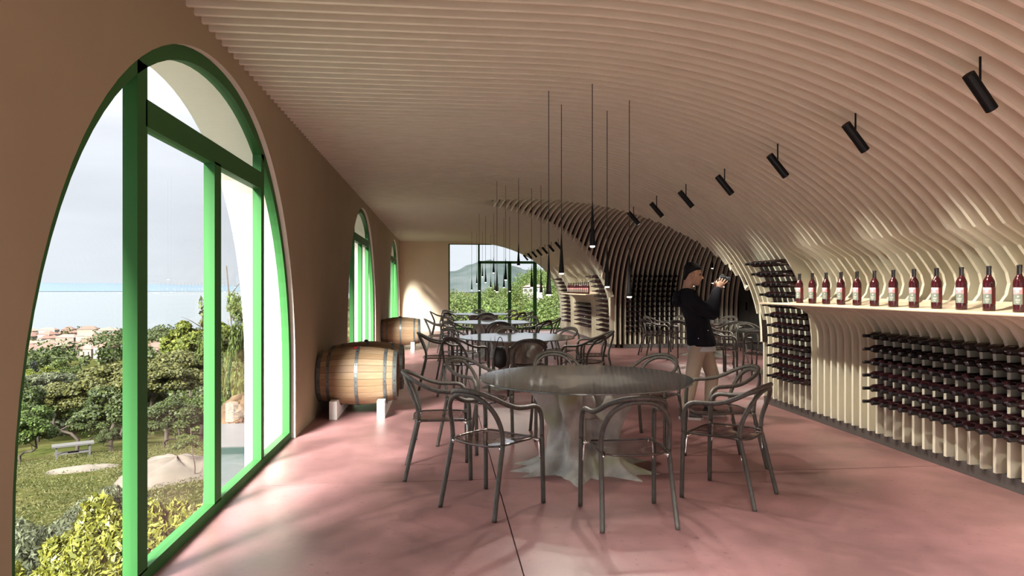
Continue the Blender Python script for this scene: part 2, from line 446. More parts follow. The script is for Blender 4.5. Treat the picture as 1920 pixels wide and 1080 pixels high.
# ------------------------------------------------------------------ left wall with arched openings
WIN_C = [4.65 + 8.11 * k for k in (0, 1, 2)]; WA, WZ0, WB = 2.21, 0.62, 2.365
def arch_z(dy, a=WA, b=WB, z0=WZ0):
    u = abs(dy) / a
    return None if u >= 1 else z0 + b * (1 - u ** 2.1) ** (1 / 2.1)
ARCH = [WA * math.sin(-PI / 2 + PI * i / 48) for i in range(49)]
def build_left_wall():
    mb = MB(); top = 3.35
    edges = [YN]
    for c in WIN_C: edges += [c - WA, c + WA]
    edges.append(YB + .12)
    for xi, mi in ((XL, 0), (XLO, 1)):
        for k in range(0, len(edges), 2):
            y0, y1 = edges[k], edges[k + 1]
            mb.add([(xi, y0, -.3), (xi, y1, -.3), (xi, y1, top), (xi, y0, top)], [(0, 1, 2, 3)], mi)
        for c in WIN_C:
            for i in range(48):
                a0, a1 = ARCH[i], ARCH[i + 1]; z0 = arch_z(a0) or WZ0; z1 = arch_z(a1) or WZ0
                mb.add([(xi, c + a0, z0), (xi, c + a1, z1), (xi, c + a1, top), (xi, c + a0, top)], [(0, 1, 2, 3)], mi)
    for c in WIN_C:     # reveals: jambs and the arch soffit
        path = [(c - WA, -.3)] + [(c + a, arch_z(a) or WZ0) for a in ARCH] + [(c + WA, -.3)]
        for (ya, za), (yb, zb) in zip(path, path[1:]):
            mb.add([(XL, ya, za), (XL, yb, zb), (XLO, yb, zb), (XLO, ya, za)], [(0, 1, 2, 3)], 2)
    mb.add([(XL, YN, top), (XL, YB + .12, top), (XLO, YB + .12, top), (XLO, YN, top)], [(0, 1, 2, 3)], 1)
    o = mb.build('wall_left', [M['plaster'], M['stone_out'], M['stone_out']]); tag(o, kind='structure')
build_left_wall()

FX0, FX1 = -1.57, -1.50                 # window frame depth
def arch_band(mb, c, w, x0, x1):
    """Frame strip of width w that follows the opening's edge."""
    outer = [(c - WA, 0.0)] + [(c + a, arch_z(a) or WZ0) for a in ARCH] + [(c + WA, 0.0)]
    inner = [(c - WA + w, 0.0)]
    for a in ARCH:
        y = c + a * (WA - w) / WA
        inner.append((y, WZ0 + (WB - w) * (1 - min(1, abs(a) / WA) ** 2.1) ** (1 / 2.1)))
    inner.append((c + WA - w, 0.0))
    for i in range(len(outer) - 1):
        o0, o1, i0, i1 = outer[i], outer[i + 1], inner[i], inner[i + 1]
        v = [(x, *p) for x in (x0, x1) for p in (o0, o1, i1, i0)]
        mb.add(v, [(0, 1, 2, 3), (4, 7, 6, 5), (0, 4, 5, 1), (3, 2, 6, 7)])
def build_arched_window(k, c):
    w = empty('window_%d' % k, (0, 0, 0)); tag(w, kind='structure')
    b = MB(); arch_band(b, c, 0.085, FX0, FX1); b.build('arch_frame', M['green'], w)
    b = MB(); b.box((FX0, c - WA + .08, 0), (FX1, c + WA - .08, 0.07)); b.build('bottom_rail', M['green'], w)
    for dy, hw, zt_ in ((-1.118, .057, None), (0.017, .066, 2.34), (1.141, .045, None)):
        ztop = (zt_ or (arch_z(dy) - .06)); b = MB(); b.box((FX0, c + dy - hw, .06), (FX1, c + dy + hw, ztop)); b.build('mullion', M['green'], w)
    b = MB(); b.box((FX0, c - 1.08, 2.325), (FX1, c + 1.10, 2.465)); b.build('transom', M['green'], w)
    xm = (FX0 + FX1) / 2
    b = MB(); b.box((XLO, c - WA, -.45), (FX0 - .005, c + WA, -.30)); b.build('bounce_slab', M['stone_out'], w)  # hidden pale slab, added to bounce sunlight up into the arch soffit
    # four tall panes and the lunette, cut to the arch
    def pane(y0, y1, zlo, zhi):
        n = 14; lo = []; hi = []
        for i in range(n + 1):
            y = y0 + (y1 - y0) * i / n; z = arch_z(y) or WZ0
            lo.append((xm, c + y, zlo)); hi.append((xm, c + y, min(zhi, z - .03)))
        b = MB(); b.add(lo + hi, [(i, i + 1, n + 2 + i, n + 1 + i) for i in range(n)]); b.build('pane', M['pane'], w)
    pane(-2.16, -1.17, .05, 3.2); pane(-1.07, -.04, .05, 2.34); pane(.07, 1.10, .05, 2.34); pane(1.18, 2.16, .05, 3.2); pane(-1.07, 1.10, 2.45, 3.2)
for k, c in enumerate(WIN_C): build_arched_window(k + 1, c)

# ------------------------------------------------------------------ slatted vaults
ceiling = MB()
slats = []
def strip_mesh(fr, bk, t0, t1, axis):
    """Slat from matching front/rear outlines, extruded from t0 to t1 along y (axis 1) or x (axis 0)."""
    n = len(fr); v = []
    for t in (t0, t1):
        for L in (fr, bk):
            for a, z in L: v.append((a, t, z) if axis == 1 else (t, a, z))
    f = []
    for i in range(n - 1):
        f.append((i, i + 1, n + i + 1, n + i)); f.append((2 * n + i, 3 * n + i, 3 * n + i + 1, 2 * n + i + 1))
        f.append((i, 2 * n + i, 2 * n + i + 1, i + 1))
    for i in (0, n - 1): f.append((i, n + i, 3 * n + i, 2 * n + i))
    return v, f
def backing_strip(bk, t0, t1, axis):
    n = len(bk)
    off = 0.004
    v = [((a, t, z + off) if axis == 1 else (t, a, z + off)) for t in (t0, t1) for a, z in bk]
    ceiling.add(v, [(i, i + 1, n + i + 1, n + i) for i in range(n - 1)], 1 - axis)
n0 = int(math.floor((0.6 - 4.398) / PITCH)); n1 = int((YB - 4.398) / PITCH)
for n in range(n0, n1 + 1):
    Y = 4.398 + PITCH * n
    if YW_N - .02 < Y < YW_N + .0: continue
    fr, bk = main_profile(Y - SLAT_T / 2)
    slats.append(strip_mesh(fr, bk, Y - SLAT_T, Y, 1))
    backing_strip(bk, Y - PITCH / 2, Y + PITCH / 2, 1)
nc0 = int((VXC - 4.556) / PITCH); nc1 = int((XWING - 4.556) / PITCH)
for n in range(nc0, nc1 + 1):
    X = 4.556 + PITCH * n
    pr = cross_profile(X - SLAT_T / 2)
    if pr is None: continue
    slats.append(strip_mesh(pr[0], pr[1], X - SLAT_T, X, 0))
    backing_strip(pr[1], X - PITCH / 2, X + PITCH / 2, 0)
# plain vault behind the camera, where no slat shows
fr, bk = main_profile(0.0)
backing_strip(fr, YN, 0.55, 1)
for x0, x1, y0, y1 in ((XLO - .1, 8.0, YN - .3, YB + .12),): ceiling.box((x0, y0, 3.36), (x1, y1, 3.55))
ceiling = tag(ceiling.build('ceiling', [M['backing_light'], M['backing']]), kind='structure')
for v, f in slats:
    b = MB(); b.add(v, f); o = b.build('slat', M['slat'], ceiling)

# right wall behind the slats, the wing's walls, plinths
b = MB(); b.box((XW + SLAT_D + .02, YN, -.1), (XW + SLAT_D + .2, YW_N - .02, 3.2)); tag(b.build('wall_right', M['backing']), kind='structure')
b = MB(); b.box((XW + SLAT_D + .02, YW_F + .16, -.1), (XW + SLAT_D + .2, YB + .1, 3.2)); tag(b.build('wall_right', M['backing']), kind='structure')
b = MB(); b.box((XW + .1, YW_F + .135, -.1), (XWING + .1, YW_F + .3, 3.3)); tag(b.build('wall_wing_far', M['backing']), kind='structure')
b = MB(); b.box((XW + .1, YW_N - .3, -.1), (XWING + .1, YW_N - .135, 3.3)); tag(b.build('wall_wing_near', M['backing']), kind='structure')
b = MB(); b.box((XWING, YW_N - .3, -.1), (XWING + .15, YW_F + .3, 3.3)); tag(b.build('wall_wing_end', M['dark']), kind='structure')
d = empty('door_1', (XWING, 0, 0)); tag(d, kind='structure')
b = MB(); b.box((-.05, 15.62, .0), (-.001, 16.15, 2.35), bev=.004); b.build('leaf', pmat('door_grey', (0.034, 0.034, 0.031), 0.5), d)
b = MB(); b.box((-.04, 14.4, .0), (-.001, 15.60, 2.35), bev=.004); b.build('leaf', M['dark'], d)
b = MB(); b.box((-.09, 15.68, .95), (-.05, 15.70, 1.15)); b.build('handle', M['black'], d)
for nm, lo, hi in (('baseboard_right', (4.185, YN, 0), (4.28, YW_N - .02, .10)), ('baseboard_right_far', (4.185, YW_F + .03, 0), (4.28, YB, .10)),
                   ('baseboard_wing', (4.5, YW_F + .03, 0), (XWING, YW_F + .13, .10)), ('baseboard_wing_near', (4.28, YW_N - .13, 0), (XWING, YW_N - .03, .10))):
    b = MB(); b.box(lo, hi); tag(b.build(nm, M['plinth']), kind='structure')

# end walls
def vault_x(z):     # main vault's x at height z (on the slat front)
    if z >= ZC: return VXC
    if z <= VZC: return XW
    return VXC + VA * (1 - ((z - VZC) / VB) ** VN) ** (1 / VN)
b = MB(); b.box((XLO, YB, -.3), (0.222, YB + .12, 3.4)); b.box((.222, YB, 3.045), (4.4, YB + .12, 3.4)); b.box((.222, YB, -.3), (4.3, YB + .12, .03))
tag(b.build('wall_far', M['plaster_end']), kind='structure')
w5 = empty('window_5', (0, YB, 0)); tag(w5, kind='structure')
def bar(x0, x1, z0, z1, nm='mullion'):
    b = MB(); b.box((x0, .02, z0), (x1, .09, z1)); b.build(nm, M['green'], w5)
bar(.222, .27, .03, 3.05); bar(1.255, 1.315, 2.38, 3.05); bar(1.25, 1.36, .03, 2.42); bar(2.31, 2.43, .03, 2.42); bar(3.21, 3.34, .03, 2.40)
bar(1.25, 3.34, 2.36, 2.45, 'transom'); bar(.222, 4.2, 3.02, 3.06, 'top_rail'); bar(.222, 4.2, .03, .10, 'bottom_rail')
for x0, x1, z0, z1 in ((.25, 1.28, .05, 3.05), (1.30, 2.36, .05, 2.40), (2.38, 3.27, .05, 2.40), (3.28, 4.25, .05, 3.05), (1.29, 3.27, 2.41, 3.05)):
    b = MB(); b.add([(x0, .05, z0), (x1, .05, z0), (x1, .05, z1), (x0, .05, z1)], [(0, 1, 2, 3)]); b.build('pane', M['pane'], w5)
# unseen glazed end, added close behind the viewer to fill the hall with daylight
b = MB(); b.box((XLO, YN - .12, -.3), (XL + .1, YN, 3.4)); b.box((XL, YN - .12, 3.045), (4.4, YN, 3.4)); b.box((4.15, YN - .12, -.3), (4.4, YN, 3.4))
tag(b.build('wall_near', M['plaster_end']), kind='structure')
w6 = empty('window_6', (0, YN - .1, 0)); tag(w6, kind='structure')
for x in (-.8, .5, 1.8, 3.1):
    b = MB(); b.box((x, .02, 0), (x + .1, .09, 3.05)); b.build('mullion', M['green'], w6)
b = MB(); b.add([(XL + .1, .05, 0), (4.15, .05, 0), (4.15, .05, 3.05), (XL + .1, .05, 3.05)], [(0, 1, 2, 3)]); b.build('pane', M['pane'], w6)

# ------------------------------------------------------------------ glass tables on tree-trunk stands
TABLES = [(1.19, 5.49), (1.14, 10.13), (1.12, 14.66), (1.16, 19.30)]
WTABLES = [(5.85, 14.30), (5.90, 11.00)]
TOP_R = 0.885
def sm01(t):
    t = min(1, max(0, t)); return t * t * (3 - 2 * t)
def trunk_mesh():
    """Stump with root toes below, a pinched waist and an open, lobed crown under the glass."""
    nth, nz = 120, 34
    lobes = [(0.45, .9), (1.2, .8), (2.0, 1.0), (2.75, .8), (3.45, .95), (4.18, 1.0), (5.50, 1.0), (6.0, .75)]
    toes = [(0.3, .8), (1.0, .7), (1.9, .9), (2.8, .8), (3.25, 1.0), (3.62, .85), (4.45, 1.05), (4.78, .5), (5.30, .95), (5.75, 1.0)]
    v = []
    for k in range(nz + 1):
        t = k / nz; z = 0.737 * t
        flare = 0.10 * math.exp(-t / 0.12); crown = 0.185 * max(0, (t - 0.45) / 0.55) ** 1.2
        base = 0.205 + flare + crown
        for j in range(nth):
            a = 2 * PI * j / nth
            lob = max(ls * math.exp(-abs(((a - la - 0.30 * math.sin(2.6 * t + la) * t + PI) % (2 * PI) - PI) / 0.27) ** 1.6) for la, ls in lobes)
            toe = max(ls * math.exp(-abs(((a - la + PI) % (2 * PI) - PI) / 0.15) ** 1.3) for la, ls in toes)
            r = base + (0.10 + .05 * t) * (lob - .45) + 0.25 * toe * math.exp(-t / 0.10) + 0.012 * toe * (1 - t)
            r += 0.007 * math.sin(13 * a + 9 * t) + 0.006 * math.sin(23 * a - 17 * t)
            d = ((a - 4.88 - .10 * math.sin(4 * t) + PI) % (2 * PI) - PI)       # the hollow between the two stems
            r -= 0.19 * math.exp(-(d / (.28 + .16 * t)) ** 4) * sm01((t - .10) / .25)
            d2 = ((a - 2.35 + PI) % (2 * PI) - PI); r -= 0.09 * math.exp(-(d2 / .25) ** 4) * sm01((t - .3) / .3)
            zz = z if k < nz else z - 0.05 * (0.5 + 0.5 * math.sin(5 * a + 1)) * (0.6 + .4 * math.sin(11 * a))
            v.append((max(0.07, r) * math.cos(a) * 1.16, max(0.07, r) * math.sin(a), zz))
    mb = MB()
    f = [(k * nth + j, k * nth + (j + 1) % nth, (k + 1) * nth + (j + 1) % nth, (k + 1) * nth + j) for k in range(nz) for j in range(nth)]
    mb.add(v, f)
    top = len(v) - nth                                   # hollow crown
    inner = [(p[0] * .72, p[1] * .72, p[2] - .02) for p in v[top:]]; deep = [(p[0] * .45, p[1] * .45, .42) for p in v[top:]]
    o = len(mb.v); mb.v += inner + deep; 
    for j in range(nth):
        q = (j + 1) % nth
        mb.f += [(top + j, top + q, o + q, o + j), (o + j, o + q, o + nth + q, o + nth + j)]; mb.mi += [0, 0]
    mb.f.append(tuple(o + nth + j for j in range(nth))); mb.mi.append(0)
    return mb.mesh('trunk', M['trunk'], True)
TRUNK = trunk_mesh()
def stub_mesh(seed, L):
    rr = random.Random(seed); b = MB()
    pts = spline([(0, 0, 0), (.04, .01, L * .35), (.075, -.01, L * .7), (.06, .0, L)], 4)
    k = len(pts); b.tube(pts, [0.085 - 0.045 * i / (k - 1) + .006 * rr.random() for i in range(k)], 10); return b.mesh('branch_stub', M['trunk'], True)
STUBS = [stub_mesh(1, .27), stub_mesh(2, .22), stub_mesh(3, .30)]
tb = MB(); tb.lathe([(0, 0.740), (TOP_R - .004, 0.740), (TOP_R, 0.744), (TOP_R, 0.751), (TOP_R - .004, 0.755), (0, 0.755)], 96)
TOPM = tb.mesh('table_top', M['tabletop'])
tb = MB(); tb.lathe([(TOP_R + .0005, 0.743), (TOP_R + .0005, 0.752)], 96); EDGEM = tb.mesh('glass_edge', M['glassedge'])
def make_table(x, y, rz, label):
    t = empty('glass_table', (x, y, 0), rz); tag(t, label, 'table', 'round glass tables on tree trunks')
    inst('trunk', TRUNK, t)
    for (m, a, r, z) in ((STUBS[0], 4.62, .13, .47), (STUBS[1], 5.45, .20, .44), (STUBS[2], 3.7, .18, .43), (STUBS[1], 1.4, .18, .45)):
        inst('branch_stub', m, t, ((r - .03) * math.cos(a), (r - .03) * math.sin(a), z), (0, .12, a), .9)
    p = inst('table_top', TOPM, t); inst('glass_edge', EDGEM, p)
    return t
TL = ['round smoked glass table on a grey tree trunk, nearest the viewer', 'round glass table on a trunk, second in the row, black bag hung beside it',
      'round glass table on a trunk, third in the row down the hall', 'round glass table on a trunk, last in the row, before the far window']
for (x, y), l, rz in zip(TABLES, TL, (0, .5, 1.3, 2.2)): make_table(x, y, rz, l)
for (x, y), l in zip(WTABLES, ('round glass table on a trunk in the dark side vault, behind the person', 'dark round glass table in the side vault, half hidden by the bottle wall')):
    make_table(x, y, .8, l)

# ------------------------------------------------------------------ bent-tube armchairs
TR = 0.0165
def sym(p): return [(-x, y, z) for x, y, z in p]
REAR_LEG = [(.240, -.250, 0), (.233, -.215, .15), (.226, -.175, .32), (.222, -.140, .47)]
REAR_HOOP = [(.222, -.140, .47), (.222, -.150, .56), (.208, -.185, .655), (.165, -.222, .735), (.085, -.248, .786), (0, -.256, .797)]
FRONT_LEG = [(.262, .262, 0), (.260, .258, .25), (.258, .252, .47)]
ARM = [(.258, .252, .47), (.257, .248, .59), (.252, .228, .655), (.246, .180, .684), (.240, .09, .688), (.234, .0, .698), (.218, -.09, .728), (.182, -.18, .775), (.105, -.245, .812), (0, -.272, .824)]
def tube_mesh(name, pts, n=8):
    b = MB(); b.tube(spline(pts, 5), TR, n); return b.mesh(name, M['tube'], True)
LEG_R, LEG_RL = tube_mesh('leg', REAR_LEG), tube_mesh('leg', sym(REAR_LEG))
LEG_F, LEG_FL = tube_mesh('leg', FRONT_LEG), tube_mesh('leg', sym(FRONT_LEG))
BACK = tube_mesh('backrest', REAR_HOOP + sym(REAR_HOOP)[::-1][1:], 10)
ARMM = tube_mesh('armrest', ARM + sym(ARM)[::-1][1:], 10)
def seat_outline(n=28, a=.222, b=.232, yc=.045, z=.452):
    out = []
    for i in range(n):
        t = 2 * PI * i / n; c, s = math.cos(t), math.sin(t); e = 2 / 4.5
        x = a * math.copysign(abs(c) ** e, c); y = yc + b * math.copysign(abs(s) ** e, s)
        out.append((x, y, z + .012 * (x / a) ** 2 - .010 * max(0, (y - yc) / b) ** 2))
    return out
so = seat_outline()
b = MB(); n = len(so); ctr = (0, .045, .444)
ring = [tuple(.5 * (p[i] + ctr[i]) for i in range(3)) for p in so]
for dz in (0, -.010):
    k = len(b.v); b.v += [(p[0], p[1], p[2] + dz) for p in so] + [(p[0], p[1], p[2] + dz - .003) for p in ring] + [(ctr[0], ctr[1], ctr[2] + dz)]
    for i in range(n):
        j = (i + 1) % n; b.f += [(k + i, k + j, k + n + j, k + n + i), (k + n + i, k + n + j, k + 2 * n)]; b.mi += [0, 0]
SEATM = b.mesh('seat', M['seat'], True)
b = MB(); b.tube(so + [so[0], so[1]], .0075, 6, caps=False); RIMM = b.mesh('seat_rim', M['rim'], True)
def bracket(px, py, sgx, sgy):
    b = MB(); x0 = px * .90; y0 = py
    b.tube(spline([(px * .80, y0 * .86 + .01, .449), (px * .90, y0 * .95, .446), (px * .965, y0, .425), (px * .985, y0 * 1.01, .36), (px * .995, y0 * 1.03, .315)], 3), [.008] * 9 + [.006] * 4, 6)
    b.ball((px * .95, y0 * .98, .443), .014, nu=8, nv=6); return b.mesh('bracket', M['chrome'], True)
BRK = [bracket(.222, -.150, 1, -1), bracket(-.222, -.150, -1, -1), bracket(.250, .235, 1, 1), bracket(-.250, .235, -1, 1)]
def make_chair():
    c = empty('armchair')
    for m in (LEG_R, LEG_RL, LEG_F, LEG_FL): inst('leg', m, c)
    inst('backrest', BACK, c); inst('armrest', ARMM, c)
    s = inst('seat', SEATM, c); inst('seat_rim', RIMM, s)
    for m in BRK: inst('bracket', m, c)
    return c
chair0 = make_chair(); remember(chair0); used_first = [False]
POS = {0: 'right side', 45: 'far right', 90: 'far side', 135: 'far left', 180: 'window side', 225: 'near left', 270: 'near side', 315: 'near right'}
TNAME = ['the nearest glass table', 'the second glass table', 'the third glass table', 'the last glass table', 'the first table in the side vault', 'the side vault table by the bottle wall']
def place_chair(ti, cx, cy_, deg, jit=0.0, r=1.235):
    a = math.radians(deg + 1); x, y = cx + r * math.cos(a), cy_ + r * math.sin(a)
    c = copy_tree(chair0) if used_first[0] else chair0; used_first[0] = True
    c.location = (x, y, 0); c.rotation_euler = (0, 0, a + PI / 2 + jit)
    pos = POS[deg]
    if ti >= 4: pos = pos.replace('window side', 'side towards the hall')
    tag(c, 'grey bent-tube armchair at %s, %s' % (TNAME[ti], pos), 'chair', 'bent-tube armchairs around the glass tables')
    return c
for ti, (x, y) in enumerate(TABLES):
    for deg in range(0, 360, 45): place_chair(ti, x, y, deg, random.uniform(-.05, .05) if ti else 0)
for ti, (x, y) in enumerate(WTABLES):
    for deg in (45, 90, 135, 180, 225, 270): place_chair(4 + ti, x, y, deg, random.uniform(-.08, .08))

# black bag hung on a chair of the second table
bag = empty('handbag', (0.80, 9.22, 0.42)); tag(bag, 'black bag hanging from a chair by the second glass table', 'bag')
b = MB(); b.loft([((0, 0, -.03), (.03, 0, 0), (0, .02, 0)), ((0, 0, 0), (.085, 0, 0), (0, .045, 0)), ((0, 0, .1), (.095, 0, 0), (0, .05, 0)), ((0, 0, .2), (.08, 0, 0), (0, .04, 0)), ((0, 0, .27), (.06, 0, 0), (0, .02, 0))]); b.build('body', M['bag'], bag, True)
b = MB(); b.tube(spline([(-.05, 0, .26), (-.03, 0, .36), (0, 0, .40), (.03, 0, .36), (.05, 0, .26)], 4), .006, 6); b.build('strap', M['bag'], bag, True)

# ------------------------------------------------------------------ oak barrels on white blocks
BL, BR0, BR1, NST = 0.46, 0.285, 0.345, 26
def brad(x): return BR1 - (BR1 - BR0) * (x / BL) ** 2
def stave_mesh(mi):
    b = MB(); n = 10; w = PI / NST * .96; v = []
    for i in range(n + 1):
        x = -BL + 2 * BL * i / n; r = brad(x)
        for rr in (r, r - .022):
            for a in (-w, 0, w): v.append((x, rr * math.sin(a), rr * math.cos(a)))
    f = []
    for i in range(n):
        o, p = 6 * i, 6 * (i + 1)
        f += [(o, o + 1, p + 1, p), (o + 1, o + 2, p + 2, p + 1), (o + 3, p + 3, p + 4, o + 4), (o + 4, p + 4, p + 5, o + 5), (o, p, p + 3, o + 3), (o + 2, o + 5, p + 5, p + 2)]
    f += [(0, 3, 4, 1), (1, 4, 5, 2)]; o = 6 * n; f += [(o, o + 1, o + 4, o + 3), (o + 1, o + 2, o + 5, o + 4)]
    b.add(v, f); return b.mesh('stave', M['staves'][mi])
STAVES = [stave_mesh(i) for i in range(3)]
ROTY = Matrix.Rotation(PI / 2, 4, 'Y')
def hoop_mesh(x, w):
    b = MB(); b.lathe([(brad(x - w) - .003, x - w), (brad(x - w) + .004, x - w), (brad(x + w) + .004, x + w), (brad(x + w) - .003, x + w)], 40, mtx=ROTY); return b.mesh('hoop', M['hoop'], False)
HOOPS = [hoop_mesh(x, .019 if abs(x) < .4 else .024) for x in (-.435, -.325, 0.0, .325, .435)]
b = MB(); b.lathe([(0, BL - .03), (BR0 - .015, BL - .03)], 32, mtx=ROTY); b.lathe([(0, -BL + .03), (BR0 - .015, -BL + .03)], 32, mtx=ROTY); HEADM = b.mesh('head', M['head_oak'])
b = MB(); b.lathe([(.024, -.012), (.027, .008), (.020, .020), (0, .022)], 12); BUNG = [b.mesh('bung', M['bung_red']), None]; BUNG[1] = BUNG[0].copy(); BUNG[1].materials[0] = M['black']
b = MB()
for x in (-.435, -.325, 0, .325, .435):
    for k in range(11):
        a = 2 * PI * k / 11 + .3; r = brad(x) + .004
        b.ball((x, r * math.sin(a), r * math.cos(a)), .006, nu=5, nv=3)
RIVET = b.mesh('rivet', M['black'])
def make_barrel(x, y, label, bung, roll):
    t = empty('wine_barrel', (x, y, .118 + BR1 - .012)); t.rotation_euler = (roll, 0, 0)
    tag(t, label, 'barrel', 'oak barrels along the window wall')
    for k in range(NST): inst('stave', STAVES[(k * 7 + k // 3) % 3], t, rot=(2 * PI * k / NST, 0, 0))
    for m in HOOPS: inst('hoop', m, t)
    inst('head', HEADM, t); r = inst('rivet', RIVET, t); r['kind'] = 'stuff'
    inst('bung', BUNG[bung], t, (-.03, 0, BR1))
    return t
make_barrel(-.99, 8.15, 'pale oak wine barrel with grey hoops and red bung, nearest the viewer', 0, .25)
make_barrel(-.97, 8.98, 'oak wine barrel directly behind the nearest one, mostly hidden by it', 1, .0)
make_barrel(-.99, 16.4, 'oak wine barrel farther down the window wall, between second and third window', 1, .1)
def block(x, y0, y1, centres, label):
    """A beam with a hollow cut to each barrel's curve."""
    n = 44; top = []
    zc = .118 + BR1 - .012; r = max(brad(x - .043 + .985), brad(x + .043 + .985)) + .014
    for i in range(n + 1):
        y = y0 + (y1 - y0) * i / n; z = .205
        for c in centres:
            d = abs(y - c)
            if d < r: z = min(z, max(.05, zc - math.sqrt(r * r - d * d)))
        top.append((y, z))
    v = [(xx, y, zz) for xx in (x - .043, x + .043) for y, z in top for zz in (0, z)]; m_ = 2 * (n + 1); f = []
    for i in range(n):
        p, q = 2 * i, 2 * i + 2
        f += [(p, p + 1, q + 1, q), (m_ + p, m_ + q, m_ + q + 1, m_ + p + 1), (p + 1, m_ + p + 1, m_ + q + 1, q + 1), (p, q, m_ + q, m_ + p)]
    f += [(0, m_, m_ + 1, 1), (2 * n, 2 * n + 1, m_ + 2 * n + 1, m_ + 2 * n)]
    t = MB(); t.add(v, f); o = t.build('support_block', M['white_block']); tag(o, label, 'block', 'white blocks under the barrels')
block(-1.235, 7.76, 9.35, (8.15, 8.98), 'white block under the left end of the nearest barrel'); block(-.70, 7.76, 9.35, (8.15, 8.98), 'white block under the right end of the nearest barrel')
block(-1.235, 16.03, 16.85, (16.4,), 'white block under the left end of the far barrel'); block(-.70, 16.03, 16.85, (16.4,), 'white block under the right end of the far barrel')

# ------------------------------------------------------------------ pendant lamps
b = MB(); b.lathe([(.0035, .345), (.006, .30), (.010, .22), (.016, .12), (.023, .03), (.0245, .0), (.021, .0)], 16); SHADE = b.mesh('lamp_shade', M['black'], True)
b = MB(); b.lathe([(0, -.012), (.016, -.012), (.021, -.004), (.021, .004), (0, .006)], 14); LENS = b.mesh('lens', M['lamp_lens'], True)
cordm = {}
P_OFF = [(-.31, -.02, 1.447, 'far left'), (-.15, .275, 1.63, 'second from left'), (-.02, -.365, 1.83, 'highest'), (.265, .30, 1.514, 'second from right'), (.355, -.09, 1.43, 'far right')]
PEND_W = 45.0
def pendant(x, y, z, top, label, lit=True, power=1.0):
    t = empty('pendant_lamp', (x, y, z)); tag(t, label, 'lamp', 'black cone pendants over the tables')
    b = MB(); b.tube([(0, 0, .34), (0, 0, top - z)], .0035, 5); b.build('cord', M['cord'], t)
    inst('lamp_shade', SHADE, t); inst('lens', LENS, t)
    if lit:
        L = bpy.data.lights.new('pendant_light', 'SPOT'); L.energy = PEND_W * power; L.spot_size = math.radians(150); L.spot_blend = 0.8; L.color = (1, .93, .82); L.shadow_soft_size = .02
        o = bpy.data.objects.new('pendant_light', L); link(o, t); o.location = (0, 0, -.03)
TN2 = ['the nearest glass table', 'the second glass table', 'the third glass table', 'the last glass table']
for ti, (tx, ty) in enumerate(TABLES):
    for dx, dy, z, w in P_OFF:
        pendant(tx + dx, ty + dy, z, zm(tx + dx) + .06, 'black cone pendant lamp over %s, %s of its five' % (TN2[ti], w))
for ti, (tx, ty) in enumerate(WTABLES):
    for dx, dy, z, w in P_OFF:
        pendant(tx + dx, ty + dy, z + .1, zt(ty + dy) + .06, 'black cone pendant in the side vault over %s table, %s of five' % (('the first', 'the second')[ti], w), power=1.6)

# ------------------------------------------------------------------ adjustable ceiling spotlights
b = MB(); b.tube([(0, 0, 0), (0, 0, .165)], .006, 8); SROD = b.mesh('rod', M['black'])
SDIR = Vector((.66, 0, -.751)); SBEAM = Vector((.56, 0, -.828))
b = MB(); b.tube([-SDIR * .115, SDIR * .115], .031, 18); SHEADM = b.mesh('lamp_head', M['black'], False)
b = MB(); b.tube([SDIR * .112, SDIR * .1165], .024, 14); SLENS = b.mesh('lens', M['lamp_lens'])
SPOT_W = 140.0
ORD = ['nearest', 'second', 'third', 'fourth', 'fifth', 'sixth', 'seventh']
def spotlight(y, label, lit, jit):
    x = 2.80; top = zm(x) + .02
    t = empty('ceiling_spotlight', (x, y, top - .185)); tag(t, label, 'spotlight', 'black ceiling spotlights aimed at the bottle wall'); t.rotation_euler = (0, 0, jit)
    inst('rod', SROD, t, (0, 0, .02)); h = inst('lamp_head', SHEADM, t); inst('lens', SLENS, h)
    L = bpy.data.lights.new('spot_light', 'SPOT'); L.energy = SPOT_W; L.spot_size = math.radians(74); L.spot_blend = 1.0; L.color = (1, .92, .76); L.shadow_soft_size = .03
    o = bpy.data.objects.new('spot_light', L); link(o, t); o.location = SDIR * .13; o.rotation_euler = SBEAM.to_track_quat('-Z', 'Y').to_euler()
for k in range(7): spotlight(3.214 + 1.058 * k, 'black tubular ceiling spotlight, %s in the row by the viewer' % ORD[k], True, .12 - .03 * k)
for k in (-1, -2, -3): spotlight(3.214 + 1.058 * k, 'black tubular ceiling spotlight added out of view as fill, %s before the nearest one' % ('one', 'two', 'three')[-k - 1], True, .1)  # added unseen lamps that light the near sides of the slats
for k in range(7): spotlight(15.95 + 1.058 * k, 'black tubular ceiling spotlight in the far row, %s before the far window' % ORD[k], True, .02 * k)

# ------------------------------------------------------------------ wine bottles
BPROF = [(0, .004), (.022, 0), (.036, .002), (.0378, .010), (.0378, .195), (.0355, .212), (.027, .232), (.0175, .247), (.0150, .258), (.0150, .262)]
CPROF = [(.0150, .248), (.0158, .250), (.0152, .300), (.0165, .302), (.0165, .314), (.0150, .318), (0, .318)]
def rack_meshes(n):
    b = MB(); b.lathe(BPROF, n); a = b.mesh('wine_bottle', M['bottle'], True); b = MB(); b.lathe(CPROF, n); return a, b.mesh('capsule', M['capsule'], True)
RB, RCAP = rack_meshes(14)
b = MB(); b.lathe(BPROF[1:], 10); b.lathe(CPROF, 10, mi=1); WBOT = b.mesh('wine_bottle', [M['bottle'], M['capsule']], True)
b = MB(); b.lathe(BPROF, 24); SBOT = b.mesh('wine_bottle', M['bottle_red'], True)
b = MB(); b.lathe(CPROF, 24); SCAP = b.mesh('capsule', M['capsule'], True)
